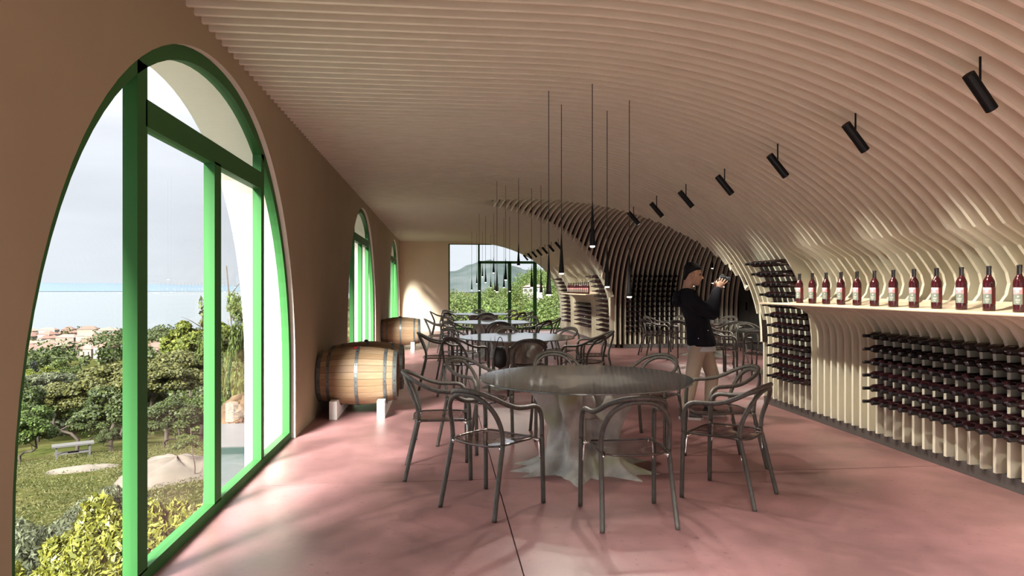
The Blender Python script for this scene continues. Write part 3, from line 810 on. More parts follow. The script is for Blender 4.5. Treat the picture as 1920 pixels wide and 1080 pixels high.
# the label wraps the side that faces the window; its red back label goes on round the glass
LR = .0381
def patch(a0, a1, z0, z1, mat, name, r=LR, n=8):
    b = MB(); b.lathe([(r, z0), (r, z1)], n, seg=(math.radians(a0), math.radians(a1))); return b.mesh(name, mat, True)
LAB_T = patch(165, 252, .122, .166, M['label_pink'], 'upper_label')
LAB_B = patch(165, 252, .052, .122, M['label_grey'], 'lower_label')
LAB_R = patch(252, 345, .050, .166, M['label_red'], 'back_label')
b = MB()      # white print on the pink label: a broad field with three upright strokes
b.lathe([(LR + .0002, .150), (LR + .0002, .165)], 6, seg=(math.radians(168), math.radians(247)))
for a in (196, 204, 211, 218): b.lathe([(LR + .0003, .130), (LR + .0003, .150)], 1, seg=(math.radians(a), math.radians(a + 4.5)))
PR_T = b.mesh('label_print', M['label_white'], False)
b = MB()      # white print on the grey label: a small sprig, a line of letters and fine lines
for a, z0, z1, w in ((206, .100, .108, 5), (212, .098, .112, 4), (218, .103, .110, 6)): b.lathe([(LR + .0003, z0), (LR + .0003, z1)], 1, seg=(math.radians(a), math.radians(a + w)))
for k, a in enumerate((194, 202, 210, 218, 226)):
    b.lathe([(LR + .0003, .076), (LR + .0003, .089)], 1, seg=(math.radians(a), math.radians(a + 2.4)))
    b.lathe([(LR + .0003, .076 if k % 2 else .086), (LR + .0003, .079 if k % 2 else .089)], 1, seg=(math.radians(a), math.radians(a + 5.6)))
    b.lathe([(LR + .0003, .0815), (LR + .0003, .084)], 1, seg=(math.radians(a), math.radians(a + 5)))
for z, a0, a1 in ((.069, 196, 228), (.0645, 198, 222), (.058, 206, 218)): b.lathe([(LR + .0003, z), (LR + .0003, z + .0018)], 3, seg=(math.radians(a0), math.radians(a1)))
PR_B = b.mesh('label_print', M['label_white'], False)
NTH = ['first', 'second', 'third', 'fourth', 'fifth', 'sixth', 'seventh', 'eighth', 'ninth', 'tenth', 'eleventh', 'twelfth', 'thirteenth', 'fourteenth']
def standing(x, y, z, label, group, detail):
    o = inst('wine_bottle', SBOT, None, (x, y, z)); tag(o, label, 'bottle', group)
    inst('capsule', SCAP, o)
    inst('back_label', LAB_R, o)
    u = inst('upper_label', LAB_T, o); l = inst('lower_label', LAB_B, o)
    if detail: inst('label_print', PR_T, u); inst('label_print', PR_B, l)
for k in range(12):
    standing(3.835, 6.83 - .2505 * k, 1.3375, 'red wine bottle with pink label standing on the near shelf, %s from left' % NTH[k], 'bottles standing on the near shelf', True)
for k in range(12):
    standing(3.835, 20.05 - .2505 * k, 1.3375, 'red wine bottle standing on the far shelf by the far window, %s from left' % NTH[k], 'bottles standing on the far shelf', False)
# shelves: the lip of the slats carries a thin board
for y0, y1, l in ((1.4, 7.10, 'long pale wooden wall shelf of the standing bottles, near the viewer'), (17.06, 20.45, 'pale wooden wall shelf of standing bottles near the far window')):
    b = MB(); b.tube(spline([(3.722, y0, 1.3215), (3.722, y1, 1.3215), (3.73, y1 + .045, 1.3215), (3.765, y1 + .062, 1.323)], 4), .0145, 8); sh = b.build('wall_shelf', M['shelf'], None, True)
    tag(sh, l, 'shelf', 'wooden bottle shelves')
    b = MB()
    sec = [(3.722, 1.3355), (3.86, 1.3385), (3.98, 1.350), (4.06, 1.374), (4.10, 1.400), (4.105, 1.385), (4.06, 1.352), (3.98, 1.330), (3.86, 1.318), (3.722, 1.308)]
    m_ = len(sec); b.add([(x, y, z) for y in (y0, y1) for x, z in sec], [(i, (i + 1) % m_, m_ + (i + 1) % m_, m_ + i) for i in range(m_)] + [tuple(range(m_)), tuple(range(2 * m_ - 1, m_ - 1, -1))])
    b.build('board', M['shelf'], sh)
ROTX = (0, -PI / 2, 0)      # bottle axis z -> -x: neck points into the room
def gapy(n): return 4.398 + PITCH * n - SLAT_T / 2 + PITCH / 2
def front_x(z):
    return XW if z < 1.0 else min(XW, vault_x(z)) if z > 1.30 else XW - (XW - vault_x(1.30)) * (z - 1.0) / .30
ROWN = ['top row', 'second row', 'third row', 'fourth row', 'fifth row', 'sixth row', 'seventh row', 'eighth row', 'ninth row', 'tenth row', 'eleventh row', 'bottom row']
ZR = [1.0455 - .1243 * k for k in range(6)]
def lying(x_tip, y, z, label, group):
    o = inst('wine_bottle', RB, None, (x_tip + .318, y, z), ROTX); tag(o, label, 'bottle', group); inst('capsule', RCAP, o)
for r in range(6):
    for k in range(14):
        lying(3.978, gapy(12 - k), ZR[r], 'dark wine bottle lying in the near rack, %s, %s from left' % (ROWN[r] if r < 5 else 'bottom row', NTH[k]), 'bottles lying in the near wall rack')
ZL = [1.0455 + .1243 * k for k in range(6, -7, -1)][0:12]
ZL = [1.0455 + .1243 * (6 - k) for k in range(12)]
for r in range(12):
    for k in range(6):
        z = ZL[r]
        lying(front_x(z) - .179, gapy(27 - k), z, 'dark wine bottle in the rack column beside the arch, %s, %s from left' % (ROWN[r], NTH[k]), 'bottles in the rack column beside the arch')
for r in range(12):
    for k in range(10):
        z = ZL[r]
        yf = YW_F if z < VZC else YC + YA_F * (1 - ((z - VZC) / VB) ** 2.4) ** (1 / 2.4)
        o = inst('wine_bottle', WBOT, None, (4.556 + PITCH * k - SLAT_T / 2 + PITCH / 2, yf - .19 + .318, z), (PI / 2, 0, 0))
        tag(o, 'dark wine bottle in the side vault rack behind the person, %s, %s from left' % (ROWN[r], NTH[k]), 'bottle', 'bottles in the side vault rack')
b = MB()
def farb(x_tip, y, z):
    mt = Matrix.Translation((x_tip + .318, y, z)) @ Matrix.Rotation(-PI / 2, 4, 'Y')
    b.lathe([(.0378, .10), (.0378, .195), (.027, .232), (.0150, .255), (.0150, .318), (0, .318)], 8, mtx=mt)
def gap_near(y): return int(round((y - gapy(0)) / PITCH))
for r in range(12):
    for k in range(6):
        farb(front_x(ZL[r]) - .179, gapy(gap_near(16.95) - k), ZL[r]); farb(front_x(ZL[r]) - .179, gapy(gap_near(22.0) - k), ZL[r])
for r in range(6):
    for k in range(13): farb(3.978, gapy(gap_near(19.95) - k), ZR[r])
o = b.build('wine_bottles', M['bottle'], None, True); tag(o, 'rows of dark wine bottles racked in the wall beside the far window', 'bottles', kind='stuff')

# ------------------------------------------------------------------ the visitor with a camera
MP = {k: pmat(k, c, r, **kw) for k, c, r, kw in (
    ('skin', (0.56, 0.36, 0.26), .55, dict(noise=((0.52, 0.31, 0.22), 12, 3))), ('hair', (0.008, 0.007, 0.008), .7, dict(bump=.5, bscale=60, spec=.2)),
    ('jacket', (0.012, 0.012, 0.018), .9, dict(noise=((0.017, 0.017, 0.024), 8, 3), spec=.15)), ('shirt', (0.60, 0.62, 0.65), .8, {}),
    ('chinos', (0.55, 0.46, 0.36), .85, dict(noise=((0.47, 0.39, 0.30), 5, 3))), ('shoe', (0.045, 0.036, 0.036), .6, {}), ('sole', (0.42, 0.36, 0.35), .6, {}),
    ('camera_body', (0.022, 0.026, 0.032), .4, {}), ('lens_glass', (0.03, 0.04, 0.06), .05, {}))}
person = empty('person', (2.955, 7.45, 0), math.radians(-17))
tag(person, 'person in navy jacket and beige trousers holding up a camera, standing behind the nearest table', 'person')
def remesh(o, vox, it=4, fac=.5):
    m = o.modifiers.new('remesh', 'REMESH'); m.mode = 'VOXEL'; m.voxel_size = vox; m.use_smooth_shade = True
    if it:
        q = o.modifiers.new('smooth', 'SMOOTH'); q.iterations = it; q.factor = fac
def limb(mb, pts, rad, sq=None, n=12):
    mb.tube(pts, rad, n, sq=sq)
    for p, r in ((pts[0], rad[0]), (pts[-1], rad[-1])): mb.ball(p, r * .99, nu=12, nv=8)
# local frame: x forward, +y the far (left) side, -y the side seen
HIP = {-1: (0.00, -.095, .93), 1: (.02, .095, .93)}
KNEE = {-1: (-.080, -.10, .50), 1: (.160, .11, .49)}
ANK = {-1: (-.150, -.105, .085), 1: (.130, .115, .085)}
SHO = {-1: (-.130, -.185, 1.400), 1: (-.115, .175, 1.400)}
ELB = {-1: (.130, -.235, 1.215), 1: (.150, .215, 1.225)}
WRI = {-1: (.205, -.105, 1.490), 1: (.200, .085, 1.475)}
NECK = (-.130, 0, 1.47); HEAD = Vector((-.070, 0, 1.655))
hr = Matrix.Rotation(math.radians(8), 3, 'Y')      # chin slightly down
def hp(x, y, z): return HEAD + hr @ Vector((x, y, z))
body = MB()
# head: stacked ellipses, then nose, brow, lips, chin and ears run into it
hd = [(-.118, .030, .030, .048), (-.108, .045, .040, .040), (-.085, .068, .055, .022), (-.055, .082, .066, .010), (-.02, .091, .073, .002), (.02, .097, .076, -.003), (.055, .098, .077, -.006), (.085, .088, .070, -.008), (.108, .062, .052, -.010), (.120, .028, .026, -.010)]
body.loft([(hp(ox, 0, z), hr @ Vector((a, 0, 0)), hr @ Vector((0, b_, 0))) for z, a, b_, ox in hd])
body.tube([hp(.085, 0, .022), hp(.100, 0, -.004), hp(.118, 0, -.026), hp(.098, 0, -.036)], [.010, .012, .015, .012], 8)
for s_ in (-1, 1):
    body.ball(hp(.098, .012 * s_, -.032), .010, nu=8, nv=6)
    body.tube([hp(.088, .010 * s_, .030), hp(.088, .034 * s_, .032), hp(.070, .055 * s_, .026)], [.009, .010, .008], 6)
    body.ball(hp(-.004, .080 * s_, -.006), (.021, .012, .034), rot=hr, nu=10, nv=8)
    body.ball(hp(.062, .046 * s_, -.018), (.022, .018, .018), nu=8, nv=6)
body.tube([hp(.085, -.022, -.062), hp(.097, 0, -.058), hp(.085, .022, -.062)], [.007, .010, .007], 6)
body.tube([hp(.083, -.020, -.074), hp(.094, 0, -.072), hp(.083, .020, -.074)], [.007, .010, .007], 6)
body.ball(hp(.066, 0, -.103), (.026, .026, .020), nu=10, nv=6)
body.tube([Vector(NECK) + Vector((-.012, 0, -.06)), Vector(NECK), hp(-.030, 0, -.06), hp(-.020, 0, -.02)], [.075, .062, .058, .056], 14)
body.loft([((-.02 + dx, 0, z), (a, 0, 0), (0, b_, 0)) for z, a, b_, dx in ((.86, .10, .155, .03), (.95, .105, .16, .02), (1.1, .10, .145, -.01), (1.25, .11, .165, -.06), (1.36, .105, .165, -.10), (1.44, .07, .11, -.115))])
for s_ in (-1, 1):
    limb(body, [SHO[s_], tuple((a + b_) / 2 for a, b_ in zip(SHO[s_], ELB[s_])), ELB[s_]], [.052, .048, .042])
    limb(body, [ELB[s_], tuple(a * .6 + b_ * .4 for a, b_ in zip(ELB[s_], WRI[s_])), WRI[s_]], [.042, .040, .027])
    limb(body, [HIP[s_], tuple((a + b_) / 2 for a, b_ in zip(HIP[s_], KNEE[s_])), KNEE[s_]], [.085, .072, .053])
    limb(body, [KNEE[s_], tuple(a * .65 + b_ * .35 for a, b_ in zip(KNEE[s_], ANK[s_])), ANK[s_]], [.053, .054, .036])
# hands: palm, four unequal fingers closed over the camera, thumb from the side of the palm
CAMC = Vector((.262, -.010, 1.600))
def hand(s_):
    W = Vector(WRI[s_]); tgt = CAMC + Vector((-.005, .072 * s_, -.018)); d = (tgt - W).normalized()
    P = W + d * .075; side = Vector((1, 0, 0)); side = (side - d * side.dot(d)).normalized()
    out = Vector((0, s_, 0))
    body.loft([(W - d * .01, side * .026, out * .021), (W + d * .02, side * .031, out * .019), (W + d * .055, side * .041, out * .016), (P + d * .012, side * .042, out * .014)])
    for k, L in enumerate((.070, .079, .074, .058)):
        b0 = P + d * .008 + side * (.033 - .0215 * k); f = (d + side * (.30 - .20 * k)).normalized()
        p1 = b0 + f * L * .45 + out * .006; p2 = p1 + (f * .8 - out * .6).normalized() * L * .32; p3 = p2 + (f * .4 - out * .9).normalized() * L * .26
        body.tube([b0 - f * .02, b0, p1, p2, p3], [.0095, .0095, .0088, .0078, .0062], 8); body.ball(p3, .0062, nu=6, nv=4)
    t0 = W + d * .028 - side * .026; t1 = t0 - side * .026 + d * .022; t2 = t1 + d * .030 - side * .006 - out * .012
    body.tube([W + d * .01 - side * .010, t0, t1, t2], [.013, .0125, .0105, .008], 8); body.ball(t2, .008, nu=6, nv=4)
hand(-1); hand(1)
bo = body.build('body', MP['skin'], person, True); remesh(bo, .0058, 2, .35)
# eyes and hair
eb = MB()
for s_ in (-1, 1): eb.ball(hp(.080, .031 * s_, .010), .0095, nu=10, nv=8)
eb.build('eyes', MP['hair'], bo, True)
hb = MB()
hb.loft([(hp(ox, 0, z), hr @ Vector((a, 0, 0)), hr @ Vector((0, b_, 0))) for z, a, b_, ox in ((-.075, .020, .044, -.082), (-.052, .024, .056, -.083), (-.025, .032, .069, -.076), (.005, .044, .079, -.066), (.030, .074, .083, -.034), (.062, .100, .085, -.0135), (.092, .098, .080, -.009), (.118, .080, .066, -.013), (.136, .052, .044, -.014), (.143, .02, .02, -.016))])
ho = hb.build('hair', MP['hair'], person, True); remesh(ho, .008, 3)
# jacket with sleeves, hood and collar; shirt hem under it
jb = MB()
jb.loft([((dx, 0, z), (a, 0, 0), (0, b_, 0)) for z, a, b_, dx in ((.835, .160, .206, .030), (.87, .166, .212, .030), (.95, .155, .200, .018), (1.05, .142, .180, .000), (1.15, .140, .186, -.025), (1.25, .143, .200, -.060), (1.34, .135, .205, -.092), (1.41, .110, .175, -.112), (1.46, .082, .105, -.122), (1.475, .078, .085, -.122))])
for s_ in (-1, 1):
    mid = tuple(a * .5 + b_ * .5 for a, b_ in zip(SHO[s_], ELB[s_])); mid = (mid[0] - .01, mid[1] * 1.05, mid[2] - .02)
    limb(jb, [SHO[s_], mid, ELB[s_]], [.088, .083, .076])
    limb(jb, [ELB[s_], tuple(a * .5 + b_ * .5 for a, b_ in zip(ELB[s_], WRI[s_])), tuple(a * .06 + b_ * .94 for a, b_ in zip(ELB[s_], WRI[s_]))], [.076, .064, .047])
jb.ball((-.245, 0, 1.36), (.060, .125, .085), nu=16, nv=10); jb.ball((-.225, 0, 1.42), (.07, .11, .05), nu=16, nv=10)
for s_ in (-1, 1): jb.tube(spline([(-.20, .05 * s_, 1.47), (-.14, .095 * s_, 1.478), (-.07, .075 * s_, 1.462), (-.035, .025 * s_, 1.435)], 4), .024, 8)
jo = jb.build('jacket', MP['jacket'], person, True); remesh(jo, .011, 3)
b = MB(); b.loft([((.03, 0, z), (a, 0, 0), (0, a * 1.20, 0)) for z, a in ((.775, .160), (.785, .163), (.87, .148))]); b.build('shirt', MP['shirt'], person, True)
b = MB()
for p in ((.085, -.185, 1.02), (-.02, -.193, .93)): b.ball(p, .008, nu=8, nv=6)
b.build('snap', M['chrome'], jo, True)
tr = MB()
tr.loft([((dx, 0, z), (a, 0, 0), (0, b_, 0)) for z, a, b_, dx in ((.76, .125, .165, .03), (.83, .135, .172, .028), (.90, .132, .165, .02), (.97, .115, .155, .012))])
for s_ in (-1, 1):
    h, k, a_ = Vector(HIP[s_]), Vector(KNEE[s_]), Vector(ANK[s_])
    limb(tr, [h + Vector((.01, 0, -.06)), h * .55 + k * .45, k, k * .5 + a_ * .5, a_ + Vector((0, 0, .05))], [.094, .094, .080, .073, .060], n=16)
to = tr.build('trousers', MP['chinos'], person, True); remesh(to, .011, 3)
for s_, ang in ((-1, -.12), (1, .10)):
    a_ = Vector(ANK[s_]); R = Matrix.Rotation(ang, 3, 'Z')
    def sp(x, y, z): return Vector((a_.x, a_.y, 0)) + R @ Vector((x, y, 0)) + Vector((0, 0, z))
    sh = MB(); sh.loft([(sp(x, 0, z), R @ Vector((0, w, 0)), Vector((0, 0, h))) for x, z, w, h in ((-.075, .050, .022, .030), (-.06, .055, .036, .040), (-.02, .060, .041, .046), (.04, .052, .044, .040), (.10, .042, .048, .028), (.155, .036, .043, .020), (.185, .032, .022, .012))])
    sh.tube([sp(-.02, 0, .05), sp(-.015, 0, .12)], [.043, .046], 12)
    so_ = sh.build('shoe', MP['shoe'], person, True); remesh(so_, .008, 2)
    b = MB(); ol = [(-.085, .0), (-.07, .035), (-.02, .042), (.05, .043), (.11, .050), (.165, .043), (.195, .0)]
    ring = [(x, y) for x, y in ol] + [(x, -y) for x, y in ol[-2:0:-1]]; k_ = len(ring)
    b.add([sp(x, y, z) for z in (.0, .026) for x, y in ring], [tuple(range(k_ - 1, -1, -1)), tuple(range(k_, 2 * k_))] + [(i, (i + 1) % k_, k_ + (i + 1) % k_, k_ + i) for i in range(k_)]); b.build('sole', MP['sole'], so_)
# the camera is held, so it is a thing of its own
PM = Matrix.Translation((2.955, 7.45, 0)) @ Matrix.Rotation(math.radians(-17), 4, 'Z')
cm = empty('camera', PM @ CAMC, math.radians(-17)); tag(cm, 'small dark camera held up in both hands by the person', 'camera')
b = MB(); b.box((-.030, -.066, -.045), (.030, .066, .040), bev=.008); b.box((-.020, -.022, .036), (.024, .022, .058), bev=.006); b.build('body', MP['camera_body'], cm)
b = MB(); b.tube([(.028, 0, -.004), (.085, 0, -.004)], .034, 20); ln = b.build('lens', MP['camera_body'], cm)
b = MB(); b.tube([(.0852, 0, -.004), (.0862, 0, -.004)], .027, 20); b.build('front_glass', MP['lens_glass'], ln)
b = MB(); b.tube([(0, -.045, .040), (0, -.045, .052)], .008, 10); b.tube([(0, .045, .040), (0, .045, .048)], .010, 10); b.build('dial', MP['camera_body'], cm)

# ------------------------------------------------------------------ outdoors: land, lake and sky line
def sm(a, b, x):
    t = min(1, max(0, (x - a) / (b - a))); return t * t * (3 - 2 * t)
PA = ([0, 3, 5, 8, 12, 30, 50, 85, 150, 300, 600, 750, 900, 1000, 1080, 3000], [-.5, -1.0, -1.7, -2.4, -3.0, -6.4, -9.9, -16.2, -25.5, -38.5, -51, -56, -54, -57, -76, -80])
PB = ([0, 24, 40, 70, 120, 200, 300, 400, 500, 700, 1000, 3000], [-.6, -1.4, -3.4, -6.0, -8.0, -8.5, -6.5, -6.0, -8.0, -9.0, -9.0, -9.0])
def ground(x, y):
    r = math.hypot(x, y); az = math.degrees(math.atan2(x, y))
    a = float(np.interp(r, *PA)); b_ = float(np.interp(r, *PB))
    b_ += 9.0 * sm(2.0, 9.0, az) * sm(160, 300, r) * sm(600, 330, r)
    if r > 15: b_ += .9 * math.sin(az * .9 + r * .03) * sm(15, 60, r) * sm(500, 200, r)
    w = sm(-13, -4, az)
    z = a * (1 - w) + b_ * w
    return z + (.25 * math.sin(x * .7) * math.sin(y * .55 + 1) + .8 * math.sin(x * .05 + 2) * math.sin(y * .043)) * sm(6, 40, r)
def landmat():
    m, nt, out = new_mat('hillside_grass')
    b = nt.nodes.new('ShaderNodeBsdfDiffuse'); nt.links.new(b.outputs[0], out.inputs[0])
    gp = nt.nodes.new('ShaderNodeNewGeometry')
    n = nt.nodes.new('ShaderNodeTexNoise'); n.inputs['Scale'].default_value = .13; n.inputs['Detail'].default_value = 9; n.inputs['Roughness'].default_value = .65
    nt.links.new(gp.outputs['Position'], n.inputs['Vector'])
    r = nt.nodes.new('ShaderNodeValToRGB'); els = r.color_ramp.elements
    els[0].position = .34; els[0].color = (0.01296, 0.01814, 0.005184, 1); els[1].position = .72; els[1].color = (0.09504, 0.07344, 0.03672, 1)
    e = els.new(.48); e.color = (0.0324, 0.03672, 0.01037, 1); e = els.new(.60); e.color = (0.05616, 0.05184, 0.01944, 1)
    n2 = nt.nodes.new('ShaderNodeTexNoise'); n2.inputs['Scale'].default_value = 1.7; n2.inputs['Detail'].default_value = 8; n2.inputs['Roughness'].default_value = .7
    nt.links.new(gp.outputs['Position'], n2.inputs['Vector'])
    ad = nt.nodes.new('ShaderNodeMath'); ad.operation = 'MULTIPLY_ADD'; ad.inputs[1].default_value = .55; ad.inputs[2].default_value = -.275
    nt.links.new(n2.outputs[0], ad.inputs[0]); a2 = nt.nodes.new('ShaderNodeMath'); a2.operation = 'ADD'
    nt.links.new(n.outputs[0], a2.inputs[0]); nt.links.new(ad.outputs[0], a2.inputs[1])
    nt.links.new(a2.outputs[0], r.inputs[0]); nt.links.new(r.outputs[0], b.inputs[0]); return m
M['land'] = landmat()
azs = [-62 + i * (112 / 150) for i in range(151)]; rs = [0] + [2.2 * 1.085 ** i for i in range(87)]
b = MB()
for az in azs:
    for r in rs:
        x, y = r * math.sin(math.radians(az)), r * math.cos(math.radians(az)); b.v.append((x, y, ground(x, y)))
nr = len(rs); b.f = [(i * nr + j, (i + 1) * nr + j, (i + 1) * nr + j + 1, i * nr + j + 1) for i in range(len(azs) - 1) for j in range(nr - 1)]; b.mi = [0] * len(b.f)
me = bpy.data.meshes.new('hillside'); me.from_pydata(b.v, [], b.f); me.materials.append(M['land']); me.polygons.foreach_set('use_smooth', [True] * len(b.f))
o = link(bpy.data.objects.new('hillside', me)); tag(o, kind='structure')
b = MB(); b.add([(-30000, -3000, -72), (9000, -3000, -72), (9000, 40000, -72), (-30000, 40000, -72)], [(0, 1, 2, 3)])
o = b.build('lake', pmat('lake_water', (.058, .070, .076), .35, spec=.45)); tag(o, kind='structure')
def ridge(name, r0, az0, az1, prof, mat, depth, seed, rough, base):
    """A range of hills: a strip of land with front, crest and back."""
    rr = np.random.default_rng(seed); n = 120; b = MB(); rows = 9; ph = rr.uniform(0, 6, 8)
    for i in range(n + 1):
        az = az0 + (az1 - az0) * i / n; h = float(np.interp(az, *prof))
        for k in range(rows):
            t = k / (rows - 1); r = r0 + depth * t; bump = sum(math.sin(az * f * 1.7 + t * 5 * (q + 1) + ph[q]) / f for q, f in enumerate((1, 2.3, 4.1, 7.7, 13.))) * rough
            z = base + (h - base + bump) * math.sin(PI * min(1, t * .98 + .01)) ** .9
            b.v.append((r * math.sin(math.radians(az)), r * math.cos(math.radians(az)), z))
    b.f = [(i * rows + k, (i + 1) * rows + k, (i + 1) * rows + k + 1, i * rows + k + 1) for i in range(n) for k in range(rows - 1)]; b.mi = [0] * len(b.f)
    o = b.build(name, mat, None, True); tag(o, kind='structure')
ridge('mountain', 1300, -9, 22, ([-9, -3, 0, 2.0, 4.2, 5.6, 7.0, 9.0, 12, 22], [10, 20, 40, 58, 76, 66, 46, 52, 40, 20]), pmat('mountain_hazed', (.022, .031, .029), 1.0, spec=0.0, noise=((.044, .050, .050), .012, 8)), 900, 3, 3.0, -10)  # grey of the distance haze is mixed into the rock's base colour
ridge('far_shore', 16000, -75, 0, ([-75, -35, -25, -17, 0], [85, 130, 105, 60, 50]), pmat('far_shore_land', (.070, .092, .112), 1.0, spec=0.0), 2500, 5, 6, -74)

# ------------------------------------------------------------------ plants
def leaf_cloud(name, clumps, n, size, mat, seed, aspect=1.6, fill=.35, flat=0.0):
    """n leaves scattered on and in ellipsoid clumps [(centre, radii)], as one mesh of quads."""
    rg = np.random.default_rng(seed)
    cs = np.array([c for c, r in clumps], float); rs_ = np.array([r for c, r in clumps], float)
    w = (rs_.prod(1)) ** (2 / 3); idx = rg.choice(len(cs), n, p=w / w.sum())
    d = rg.normal(size=(n, 3)); d /= np.linalg.norm(d, axis=1)[:, None]
    rad = np.where(rg.random(n) < fill, rg.random(n) ** .5, 1 - .14 * rg.random(n))
    p = cs[idx] + d * rs_[idx] * rad[:, None]
    nrm = d + rg.normal(scale=.7, size=(n, 3)); nrm[:, 2] += .4; nrm /= np.linalg.norm(nrm, axis=1)[:, None]
    t = np.cross(nrm, rg.normal(size=(n, 3))); t /= np.linalg.norm(t, axis=1)[:, None]
    if flat: t[:, 2] += flat; t /= np.linalg.norm(t, axis=1)[:, None]
    q = np.cross(nrm, t)
    s = (size * (.6 + .8 * rg.random(n)))[:, None]
    v = np.stack([p - t * s * aspect * .5, p + q * s * .5, p + t * s * aspect * .5, p - q * s * .5], 1).reshape(-1, 3)
    me = bpy.data.meshes.new(name); me.vertices.add(4 * n); me.vertices.foreach_set('co', v.ravel())
    me.loops.add(4 * n); me.loops.foreach_set('vertex_index', np.arange(4 * n, dtype=np.int32))
    me.polygons.add(n); me.polygons.foreach_set('loop_start', np.arange(0, 4 * n, 4, dtype=np.int32))
    me.materials.append(mat); me.update(calc_edges=True); return me
def clumps_dome(n, R, H, seed, z0=0.0, r=(.22, .40), squash=.7):
    rr = random.Random(seed); out = []
    for k in range(n):
        a = rr.uniform(0, 2 * PI); u = rr.random() ** .5; h = rr.uniform(-.2, 1) * (1 - u * u) ** .5
        s = rr.uniform(*r) * R
        out.append(((R * u * math.cos(a) * .8, R * u * math.sin(a) * .8, z0 + H * (.5 + .5 * h)), (s, s, s * squash)))
    return out
LM = dict(broad=leafmat('leaf_broad', (.020, .032, .005), (.066, .088, .017)), dark=leafmat('leaf_dark', (.012, .020, .004), (.045, .060, .014)),
          olive=leafmat('leaf_olive', (.028, .035, .016), (.082, .090, .048)), lime=leafmat('leaf_lime', (.036, .054, .004), (.094, .104, .011)), pine=leafmat('leaf_pine', (.026, .030, .006), (.074, .074, .019)),
          laurel=leafmat('leaf_laurel', (.045, .055, .005), (.165, .165, .020), (.27, .266, .18)), cypress=leafmat('leaf_cypress', (0.0036, 0.0072, 0.0036), (0.0108, 0.0162, 0.00792)), green=leafmat('leaf_green', (0.0162, 0.0306, 0.00504), (0.0576, 0.0864, 0.0144)))
BARK = pmat('bark', (0.0468, 0.0342, 0.0234), .9, noise=((0.0252, 0.018, 0.0126), 4, 5), bump=.5, bscale=8)
STRAW = pmat('straw_heap', (.075, .042, .016), .95, noise=((.035, .019, .008), 7, 8), bump=1.0, bscale=16)
def trunk_tree(name, h, r, seed, branches=5, top=.75, reach=1.0):
    rr = random.Random(seed); b = MB(); pts = spline([(0, 0, -.4), (rr.uniform(-.1, .1), rr.uniform(-.1, .1), h * .35), (rr.uniform(-.2, .2), rr.uniform(-.2, .2), h * .7), (rr.uniform(-.2, .2), 0, h * top + .3)], 3)
    k = len(pts); b.tube(pts, [r * (1 - .6 * i / k) for i in range(k)], 7)
    for q in range(branches):
        a = rr.uniform(0, 2 * PI); p = pts[int(k * rr.uniform(.5, .95))]; L = h * rr.uniform(.2, .4) * reach
        b.tube([p, p + Vector((math.cos(a) * L * .5, math.sin(a) * L * .5, L * .35)), p + Vector((math.cos(a) * L, math.sin(a) * L, L * .6))], [r * .4, r * .28, r * .12], 5)
    return b.mesh(name, BARK, True)
# unit kinds, height 1; (crown mesh, trunk mesh)
KIND = {}
def kind(key, mat, clumps, n, size, trunk, seed, **kw): KIND[key] = (leaf_cloud('crown', clumps, n, size, LM[mat], seed, **kw), trunk)
T1 = trunk_tree('trunk', .62, .022, 1, 8, 1.0); T2 = trunk_tree('trunk', .45, .022, 2, 6, 1.0); T3 = trunk_tree('trunk', .80, .010, 3, 6, .95, .6)
kind('pine', 'pine', clumps_dome(46, .44, .40, 4, .58, (.16, .30), .55), 16000, .021, T1, 4, aspect=1.4)
kind('broad', 'broad', clumps_dome(44, .44, .80, 5, .18, (.14, .30), .8), 16000, .024, T2, 5)
kind('dark', 'dark', clumps_dome(44, .46, .80, 6, .16, (.14, .30), .8), 16000, .024, T2, 6)
kind('olive', 'olive', clumps_dome(36, .44, .74, 7, .20, (.18, .34), .8), 14000, .019, T2, 7, aspect=2.4)
kind('green', 'green', clumps_dome(44, .44, .80, 8, .16, (.20, .34), .8), 14000, .026, T2, 8)
kind('lime', 'lime', clumps_dome(36, .46, .80, 9, .14, (.15, .28), .8), 12000, .026, T2, 9)
kind('cypress', 'cypress', [((0, 0, z), (.105 * math.sin(PI * min(1, (z + .06) ** .6)) + .02,) * 2 + (.10,)) for z in np.linspace(.06, .94, 14)], 3000, .030, T2, 10, fill=.15)
kind('airy', 'broad', clumps_dome(26, .30, .60, 12, .40, (.10, .22), .8), 2600, .016, T3, 12, fill=.8)
kind('tall', 'lime', clumps_dome(30, .34, .52, 13, .50, (.10, .22), .75), 9000, .024, T3, 13)
kind('laurel', 'laurel', clumps_dome(60, .52, .90, 14, .06, (.10, .20), .9), 22000, .020, T2, 14, aspect=2.6, flat=.5)
kind('greyshrub', 'olive', clumps_dome(44, .52, .86, 15, .06, (.14, .26), .85), 16000, .013, T2, 15, aspect=3.0, flat=.4)
YAW = math.atan((960 - 829) / 1250.0)
def spot(px, r):
    az = math.atan((px - 960) / 1250.0) + YAW; return r * math.sin(az), r * math.cos(az)
NAMES = dict(pine='umbrella_pine', broad='broadleaf_tree', dark='broadleaf_tree', olive='olive_tree', green='broadleaf_tree', lime='bright_shrub', cypress='cypress', airy='slender_tree', tall='slender_tree', laurel='laurel_shrub', greyshrub='grey_shrub')
def plant(key, px, r, ytop, label, group=None, wide=1.0, cat='tree', rz=None):
    """A plant at this bearing and distance, as tall as the photograph shows it there."""
    x, y = spot(px, r); z = ground(x, y); zc = r * math.cos(math.atan((px - 960) / 1250.0))
    h = max(.5, 1.5 - (ytop - 540) / 1250.0 * zc - z)
    t = empty(NAMES[key], (x, y, z - .03 * h), random.uniform(0, 6) if rz is None else rz); t.scale = (h * wide, h * wide, h); tag(t, label, cat, group)
    inst('crown', KIND[key][0], t); inst('trunk', KIND[key][1], t); return t
